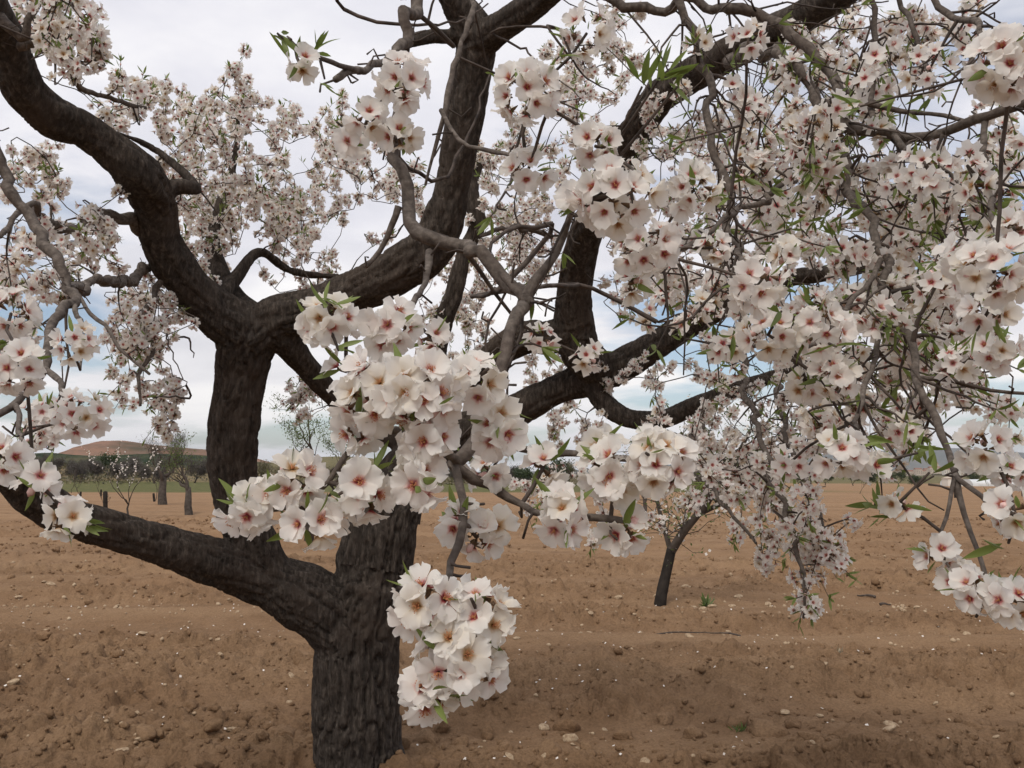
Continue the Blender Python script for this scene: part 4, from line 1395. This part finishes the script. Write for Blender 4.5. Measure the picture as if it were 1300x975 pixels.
q = catmull([(*yp(836, 780), 0.072), (*yp(840, 755), 0.060), (*yp(846, 730), 0.056), (*yp(853, 702), 0.052)], 0.04)
V, F = tube(q[:, :3], q[:, 3] * (1 + 0.08 * fbm(q[:, :3] * 9, 2, 5)), 14)
part('trunk', mesh('trunk', V, F, [M_GUARD]), yt)
yl = Bag()
tips = []
for rows in ([(853, 704, 0, .050), (866, 680, -.1, .044), (880, 660, -.2, .040), (893, 640, -.3, .034), (915, 605, -.4, .026), (940, 560, -.4, .02)],
             [(852, 704, 0, .030), (848, 682, .1, .026), (843, 655, .2, .022), (836, 610, .3, .02), (830, 570, .3, .01)],
             [(880, 660, -.2, .03), (905, 650, -.1, .025), (940, 640, .2, .02), (965, 610, .3, .012)],
             [(893, 640, -.3, .03), (880, 600, 0, .022), (870, 560, .1, .012)], [(915, 605, -.4, .025), (950, 590, -.6, .018), (985, 560, -.7, .01)]):
    q = catmull([(*yp(a, b, dy), w) for a, b, dy, w in rows], 0.05)
    V, F = tube(q[:, :3], q[:, 3], 10)
    part('limb', mesh('limb', V, F, [M_BARKF]), yt)
    for k in range(3, len(q), 2):
        for _ in range(3):
            d = unit(fr.normal(size=3) + (0, 0, 0.5))
            X = np.stack([q[k, :3] + d * t * 0.45 + np.array((0, 0, 0.05)) * t * t + fr.normal(size=3) * 0.015 for t in np.linspace(0, 1, 5)])
            V, F = tube(X, np.linspace(0.006, 0.002, 5), 4)
            yl.add(V, F)
            tips.append(X[1:])
part('twigs', yl.build('twigs', [M_BARKF]), yt, 'stuff')
part('leaves', spray(tips, 1500, 0.020, fr, 0.035).build('leaves', [M_FRESH], smooth=False), yt, 'stuff')
part('blossoms', spray(tips, 500, 0.022, fr, 0.03, 0.9).build('blossoms', [M_PETAL], smooth=False), yt, 'stuff')

small_tree('almond_tree', base_at(240, 653), 2.7, 0.15, 31, 'old grey-trunked orchard tree with green shoots beside the leaning one', leaf=M_FRESH, nleaf=700, lsize=0.035, jit=0.10, fork=0.42, levels=5)
small_tree('almond_tree', base_at(207, 641), 3.4, 0.22, 36, 'old leaning orchard tree with bare grey twigs and a swollen trunk', leaf=M_BARE, nleaf=2600, lsize=0.09, jit=0.14, fork=0.40, levels=5, lean=(0.12, 0), wide=0.05)
small_tree('almond_tree', base_at(392, 690), 3.5, 0.11, 33, 'orchard tree in fresh green leaf behind the thick upright limb', leaf=M_FRESH, nleaf=3400, lsize=0.020, jit=0.06, fork=0.36, levels=5, spread=1.0)
small_tree('almond_tree', base_at(818, 655), 2.5, 0.09, 34, 'small bushy orchard tree in fresh leaf, behind the young forked tree', leaf=M_FRESH, nleaf=2600, lsize=0.030, jit=0.08, fork=0.28, levels=4, spread=1.1)
small_tree('sapling', base_at(162, 660), 2.6, 0.04, 35, 'slender sapling dotted with white blossom on the bare soil', 'sapling', leaf=M_FRESH, nleaf=80, lsize=0.02, jit=0.02, flowers=420, fsize=0.024, fork=0.22, levels=3, spread=0.55)
SAPL = [(102, 634, 2.0, 1), (65, 628, 2.0, 0), (91, 626, 1.8, 0), (128, 630, 1.6, 1), (134, 647, 0.9, 2), (196, 637, 1.8, 1), (530, 668, 1.6, 1), (676, 628, 1.2, 1), (690, 627, 1.3, 1), (762, 640, 1.0, 1), (778, 641, 1.0, 1), (1213, 632, 1.1, 2), (1282, 622, 2.6, 0), (1092, 627, 1.4, 0), (1298, 630, .9, 1)]
for k, (px, py, H, gd) in enumerate(SAPL):
    b = base_at(px, py)
    r = np.random.default_rng(900 + k)
    grp = {0: 'bare young saplings in the orchard rows', 1: 'saplings in black guards', 2: 'saplings in tall black guards'}[gd]
    lab = {0: 'thin leafless sapling planted in the far orchard soil', 1: 'thin sapling in a short black trunk guard in far orchard soil', 2: 'cut-back sapling in a thick black trunk guard in far soil'}[gd]
    where = 'beside the old orchard trees and white-flowering sapling' if px < 300 else ('behind the big hanging blossom clusters' if px < 900 else 'on the open soil before the farm shed')
    lab = {0: 'thin leafless sapling ', 1: 'thin sapling in a short black guard ', 2: 'cut-back sapling in a thick black guard '}[gd] + where
    root = thing('sapling', tuple(b), lab, 'sapling', grp + ' ' + where)
    tubes, tips = grow(b, H, 0.022, 300 + k, 0.5, 0.4, 3)
    tb, cb = Bag(), Bag()
    for X, rr, lev in tubes:
        V, F = tube(X, np.maximum(rr, 0.006), 5)
        (tb if lev == 0 else cb).add(V, F)
    part('stem', tb.build('stem', [M_BARKF]), root)
    part('crown', cb.build('crown', [M_BARKF]), root, 'stuff')
    if gd:
        hh = 0.42 if gd == 1 else 0.72
        X = np.linspace(b - (0, 0, 0.05), b + (r.normal() * 0.05, 0, hh), 4)
        V, F = tube(X, np.full(4, 0.055 if gd == 1 else 0.085), 10)
        part('guard', mesh('guard', V, F, [M_GUARD]), root)

# trees beyond the fields
FAR = {
    ('bare grey-brown tree beyond the grass strip, before the wooded hill', 0): [(30, 150, 4.2), (78, 130, 4.6), (62, 190, 4.4), (110, 170, 4.0), (48, 125, 3.8), (98, 128, 3.6), (122, 140, 3.6)],
    ('dark round evergreen tree standing among bare trees before the red hill', 1): [(140, 150, 5.6)],
    ('bare grey-brown tree beyond the grass strip, before the red quarry hill', 0): [(170, 160, 4.6), (182, 140, 4.4), (216, 150, 5.0), (250, 125, 4.4), (198, 120, 3.6), (155, 125, 3.4)],
    ('olive-brown scrubby tree on the dry slope behind the leafing orchard tree', 2): [(330, 140, 4.0), (352, 120, 3.6), (430, 150, 3.4)],
    ('bare grey-brown tree at the field edge behind the big blossom cluster', 0): [(520, 150, 4.0), (575, 130, 4.0), (618, 125, 3.6), (650, 130, 3.6)],
    ('dark green bushy tree at the field edge below the thick dark limbs', 1): [(668, 128, 3.4), (700, 110, 4.0)],
    ('olive-brown scrubby tree at the field edge between evergreens', 2): [(722, 120, 3.8), (860, 120, 3.6)],
    ('dark evergreen tree in the clump behind the hanging blossom strands', 1): [(905, 95, 4.6), (932, 90, 5.0), (962, 92, 5.0), (985, 100, 4.2)],
    ('dark evergreen tree in the row between the clump and the farm shed', 1): [(1010, 210, 5.0), (1045, 230, 5.0), (1080, 220, 5.2), (1112, 240, 5.4), (1138, 235, 5.6), (1160, 240, 4.2)],
    ('dark evergreen tree in the row behind the greenhouse tunnels', 1): [(1232, 275, 5.6), (1255, 280, 5.6), (1278, 275, 6.0), (1302, 277, 6.0), (1325, 275, 5.6)],
}
seed_ = 600
for (lab, kd), rows in FAR.items():
    for px, d, H in rows:
        seed_ += 1
        small_tree(('bare_tree', 'evergreen_tree', 'scrub_tree')[kd], on_land(px, d), H, 0.16, seed_, lab, 'tree', lab.split(' tree')[0] + ' trees, ' + lab.split('tree ')[1] if len(rows) > 1 else None, leaf=(M_BARE, M_OLIVE, M_SCRUB)[kd],
                   nleaf=(4200, 2600, 2200)[kd], lsize=(0.19, 0.15, 0.16)[kd], jit=0.34, fork=0.16, levels=3, spread=1.35, seg=5, wide=(0.12, 0.5, 0.3)[kd])
# low scrub, too dense to count
r = np.random.default_rng(71)
dd = r.uniform(112, 420, 7000)
xx = (r.uniform(-150, 900, 7000) - 650) / FPX * dd
ok = fbm(np.stack((xx * 0.05, dd * 0.03, 0 * xx), 1), 3, 9) > r.uniform(-0.3, 0.2, 7000)
xx, dd = np.repeat(xx[ok], 10), np.repeat(dd[ok], 10)
hh = np.repeat(r.uniform(0.4, 1.3, ok.sum()), 10)
tt = np.clip(np.repeat(r.uniform(size=ok.sum()), 10) + r.normal(size=len(xx)) * 0.15, 0, 1)
cc = np.stack((xx + r.normal(size=len(xx)) * 0.6, dd + r.normal(size=len(xx)) * 0.6, land(xx, dd) + 0.05 + hh * r.uniform(size=len(xx))), 1)
sb = quads(cc, 0.22, r, 0.5, tt)
obj('scrub', sb.build('scrub', [M_SCRUB], smooth=False), None, 'low brown and green scrub beyond the field strips', 'scrub', kind='stuff')


def mat_hill(name, c1, c2, c3, sc):
    k = NT(name)
    v = k.n('ShaderNodeNewGeometry').outputs['Position']
    a = k.noise(v, sc, 6, 0.7)
    b = k.noise(v, sc * 0.2, 4, 0.6)
    c = k.mix(k.ramp(a, [(0.42, 0.0), (0.56, 1.0)]), c1, c2)
    c = k.mix(k.ramp(b, [(0.5, 0.0), (0.66, 0.8)]), c, c3)
    return k.done(k.principled(c, 1.0, k.bump(a, 1.0, 2.0), 0.0))


def ridge(name, prof, d, depth, mat, seed):
    """a hill whose skyline follows (photo x, photo y) pairs, at its own distance"""
    pr_ = np.array(prof, float)
    xs = (pr_[:, 0] - 650) / FPX * d
    hs = (HORIZON - pr_[:, 1]) / FPX * d + CAM_H
    gx = np.linspace(xs[0], xs[-1], 180)
    top = np.interp(gx, xs, hs)
    gv = np.linspace(-1, 1, 28)
    X, Vv = np.meshgrid(gx, gv)
    bell = np.cos(np.clip(Vv, -1, 1) * math.pi / 2) ** 1.2
    Y = d + Vv * depth
    p = np.stack((X.ravel(), Y.ravel(), 0 * X.ravel()), 1)
    n = fbm(p * (6.0 / depth), 5, seed).reshape(X.shape)
    Z = -6 + (top[None] + 6) * bell * (1 + 0.10 * n * (1 - bell)) + n * 0.03 * top[None] * (bell > 0.02)
    V = np.stack((X, Y, Z), -1).reshape(-1, 3)
    a, b = X.shape
    i = np.arange(a - 1)[:, None] * b
    j = np.arange(b - 1)[None]
    F = np.stack((i + j, i + j + 1, i + b + j + 1, i + b + j), -1).reshape(-1, 4)
    return obj(name, mesh(name, V, F, [mat]), kind='structure')


ridge('hill', [(-320, 600), (-120, 585), (0, 577), (40, 576), (70, 575), (100, 578), (140, 579), (200, 576), (250, 578), (300, 581), (380, 600)], 900, 170, mat_hill('wooded_hill', (0.022, 0.034, 0.017), (0.055, 0.062, 0.032), (0.11, 0.095, 0.055), 0.06), 3)
ridge('quarry_hill', [(90, 600), (112, 574), (126, 564), (140, 560), (158, 560), (180, 563), (215, 567), (255, 570), (300, 576), (360, 592), (400, 600)], 1250, 220, mat_hill('red_earth_hill', (0.27, 0.155, 0.105), (0.19, 0.12, 0.085), (0.065, 0.065, 0.038), 0.03), 8)
ridge('town_hill', [(1050, 602), (1120, 599), (1160, 597), (1185, 595), (1215, 597), (1260, 600), (1330, 602)], 1700, 120, mat_hill('town_slope', (0.12, 0.11, 0.06), (0.20, 0.15, 0.09), (0.06, 0.07, 0.035), 0.04), 12)
ridge('mountain_range', [(560, 600), (700, 598), (820, 592), (930, 584), (1010, 578), (1080, 575), (1140, 571), (1200, 569), (1260, 573), (1330, 578), (1420, 580), (1600, 590), (1800, 600)], 9000, 1500, mat_hill('mountain_slope', (0.060, 0.070, 0.050), (0.12, 0.11, 0.085), (0.17, 0.15, 0.12), 0.004), 15)

# houses of the town
M_WALL = mat_simple('house_plaster', (0.42, 0.34, 0.27), (0.58, 0.50, 0.41), 0.2, 0.9)
M_WALL2 = mat_simple('house_plaster_white', (0.62, 0.57, 0.50), (0.74, 0.70, 0.63), 0.2, 0.9)
M_ROOF = mat_simple('roof_tiles', (0.22, 0.11, 0.075), (0.32, 0.17, 0.115), 1.5, 0.9)
M_DARK = mat_simple('dark_opening', (0.03, 0.027, 0.025), (0.05, 0.045, 0.04), 3, 0.5)


def box(c, s):
    c, s = np.asarray(c, float), np.asarray(s, float) / 2
    V = np.array([(x, y, z) for x in (-1, 1) for y in (-1, 1) for z in (-1, 1)]) * s + c
    F = np.array([[0, 1, 3, 2], [4, 6, 7, 5], [0, 4, 5, 1], [2, 3, 7, 6], [0, 2, 6, 4], [1, 5, 7, 3]])
    return V, F


def house(base, w, dp, h, label, group, mat, tower=False, roof=True):
    root = thing('church_tower' if tower else 'house', tuple(base), label, 'tower' if tower else 'house', group)
    x, y, z = base
    V, F = box((x, y, z + h / 2 - 1.5), (w, dp, h + 3))
    part('wall', mesh('wall', V, F, [mat], smooth=False), root)
    e = 0.3
    rh = w * (0.7 if tower else 0.22)
    if tower:
        V = np.array(((x - w / 2 - e, y - dp / 2 - e, z + h), (x + w / 2 + e, y - dp / 2 - e, z + h), (x + w / 2 + e, y + dp / 2 + e, z + h), (x - w / 2 - e, y + dp / 2 + e, z + h), (x, y, z + h + rh)))
        F = np.array([[0, 1, 4], [1, 2, 4], [2, 3, 4], [3, 0, 4], [0, 2, 1], [0, 3, 2]])
    else:
        V = np.array([(x + sx * (w / 2 + e), y + sy * (dp / 2 + e), z + h) for sx, sy in ((-1, -1), (1, -1), (1, 1), (-1, 1))] + [(x - w / 2 - e, y, z + h + rh), (x + w / 2 + e, y, z + h + rh)])
        F = np.array([[0, 1, 5], [0, 5, 4], [2, 3, 4], [2, 4, 5], [0, 4, 3], [1, 2, 5], [0, 2, 1], [0, 3, 2]])
    part('roof', mesh('roof', V, F, [M_ROOF], smooth=False), root)
    nw = max(1, int(w / 3.4))
    for f in range(max(1, int(h / 3))):
        for k in range(nw):
            V, F = box((x - w / 2 + (k + 0.5) * w / nw, y - dp / 2 - 0.02, z + 1.6 + f * 3), (1.1, 0.12, 1.3))
            part('window', mesh('window', V, F, [M_DARK], smooth=False), root)


r = np.random.default_rng(404)
for k in range(22):
    px = r.uniform(1150, 1228)
    d = r.uniform(1560, 1640)
    x = (px - 650) / FPX * d
    zt = (HORIZON - np.interp(px, [1150, 1185, 1228], [600, 597, 600]) - r.uniform(0, 1.5)) / FPX * d - 1.5
    house((x, d, zt), r.uniform(8, 14), r.uniform(8, 11), r.uniform(5, 9), 'pale tile-roofed house in the distant hillside town', 'houses of the distant town', M_WALL if r.uniform() < 0.6 else M_WALL2)
d = 1620
house(((1186 - 650) / FPX * d, d, (HORIZON - 596) / FPX * d), 6, 6, 13, 'slim church tower rising above the distant town roofs', None, M_WALL, tower=True)

# farm shed
b = on_land(1205, 225)
sh = thing('farm_shed', tuple(b), 'small cream farm shed with dark doorway at the field edge', 'shed')
x, y, z = b
V, F = box((x, y, z + 0.9), (4.0, 3.2, 2.4))
part('wall', mesh('wall', V, F, [M_WALL2], smooth=False), sh)
V = np.array([(x + sx * 2.2, y + sy * 1.8, z + 2.1) for sx, sy in ((-1, -1), (1, -1), (1, 1), (-1, 1))] + [(x, y - 1.8, z + 2.7), (x, y + 1.8, z + 2.7)])
part('roof', mesh('roof', V, np.array([[0, 1, 4], [2, 3, 5], [0, 4, 5], [0, 5, 3], [1, 2, 5], [1, 5, 4], [0, 2, 1], [0, 3, 2]]), [M_WALL], smooth=False), sh)
V, F = box((x + 0.2, y - 1.62, z + 0.75), (1.5, 0.1, 1.6))
part('door', mesh('door', V, F, [M_DARK], smooth=False), sh)


def mat_film():
    k = NT('greenhouse_film')
    a = k.noise(k.coord(), 0.8, 3)
    c = k.ramp(a, [(0.3, (0.55, 0.56, 0.55)), (0.7, (0.72, 0.73, 0.72))])
    return k.done(k.principled(c, 0.35, None, 0.5))


M_FILM = mat_film()
M_STEEL = mat_simple('galvanised_steel', (0.25, 0.25, 0.25), (0.36, 0.36, 0.36), 4, 0.5)
x0, x1 = (1222 - 650) / FPX * 235, (1420 - 650) / FPX * 235
for n_, (y0, lab) in enumerate(((235.0, 'long pale plastic greenhouse tunnel beside the farm shed'), (246.0, 'second greenhouse tunnel, just behind the one beside the shed'))):
    zb = float(land(np.array([x0]), np.array([y0]))[0]) - 0.1
    root = thing('greenhouse', (x0, y0, zb), lab, 'greenhouse', None)
    a = np.linspace(0, math.pi, 13)
    prof = np.stack((np.cos(a) * 3.2, np.sin(a) * 1.3 + 0.7), 1)
    prof = np.vstack(((3.2, 0), prof, (-3.2, 0)))
    V = np.array([(xx, y0 + p_[0], zb + p_[1]) for xx in (x0, x1) for p_ in prof])
    m = len(prof)
    F = np.array([[i, i + 1, m + i + 1, m + i] for i in range(m - 1)])
    part('cover', mesh('cover', V, F, [M_FILM]), root)
    for xe in (x0, x1):
        c = np.array((xe, y0, zb + 0.4))
        V = np.vstack((c[None], [(xe, y0 + p_[0], zb + p_[1]) for p_ in prof]))
        part('end_wall', mesh('end_wall', V, np.array([[0, i, i + 1] for i in range(1, m)]), [M_FILM], smooth=False), root)
    for k in range(11):
        xx = x0 + (x1 - x0) * (k + 0.02) / 10.1
        X = np.array([(xx, y0 + p_[0] * 1.012, zb + p_[1] * 1.015) for p_ in prof])
        V, F = tube(X, np.full(len(X), 0.05), 4, close=False)
        part('hoop', mesh('hoop', V, F, [M_STEEL]), root)

# weeds, fallen sticks
def tuft(px, py, n, L, mat, label, dry):
    b = base_at(px, py)
    root = thing('weed', tuple(b), label, 'weed')
    rr = np.random.default_rng(int(px))
    for k in range(n):
        V, F = LEAF[k % 6]
        dr = unit(rr.normal(size=3) * 0.7 + (0, 0, 0.7))
        Z = rotz_to(dr, rr.uniform(0, 6.28))
        M3 = np.stack((Z[:, 2], Z[:, 0], Z[:, 1]), 1)
        part('leaf', mesh('leaf', (V * L * rr.uniform(0.6, 1.2)) @ M3.T + b + rr.normal(size=3) * (0.015, 0.015, 0), F, [mat], None, {'tint': np.full(len(V), rr.uniform())}), root)


M_DRY = mat_leaf('dry_weed', (0.20, 0.16, 0.10), (0.30, 0.25, 0.17), 20, 0.1)
tuft(897, 770, 26, 0.13, M_FRESH, 'small green weed beside the stones behind the young tree foot', False)
tuft(1066, 838, 22, 0.09, M_DRY, 'dry grey weed tuft on bare ploughed soil', True)
tuft(938, 926, 14, 0.05, M_FRESH, 'tiny green weed between large soil clods', False)
for px, py, L, a, lab in ((1100, 760, 0.20, 2.5, 'short dark stick lying on the smooth soil strip'), (1124, 769, 0.12, 0.1, 'smaller dark twig lying beside the short stick'), (865, 806, 0.45, 0.1, 'thin fallen twig lying among pale stones'), (918, 808, 0.3, 2.7, 'slanting thin twig lying on pebbly soil')):
    b = base_at(px, py)
    dv = np.array((math.cos(a), math.sin(a), 0.05))
    X = np.stack([b + dv * (t - 0.5) * L + (0, 0, 0.02 + 0.01 * math.sin(t * 5)) for t in np.linspace(0, 1, 7)])
    V, F = tube(X, np.linspace(0.012, 0.006, 7) * (1.3 if L < 0.3 else 0.7), 6)
    obj('fallen_stick', mesh('fallen_stick', V, F, [M_TWIG]), None, lab, 'stick')

# the air: pale haze round the camera and everything built
k = NT('air')
pv = k.n('ShaderNodeVolumePrincipled', {'Color': (0.86, 0.91, 1.0), 'Density': 0.000055, 'Anisotropy': 0.2})
k.t.links.new(pv.outputs[0], k.out.inputs['Volume'])
V, F = box((0, 0, 230), (36000, 36000, 500))
obj('haze', mesh('haze', V, F, [k.m], smooth=False), None, 'pale blue haze over the far land', 'haze', kind='stuff')
print('all ok', time.time() - T0)
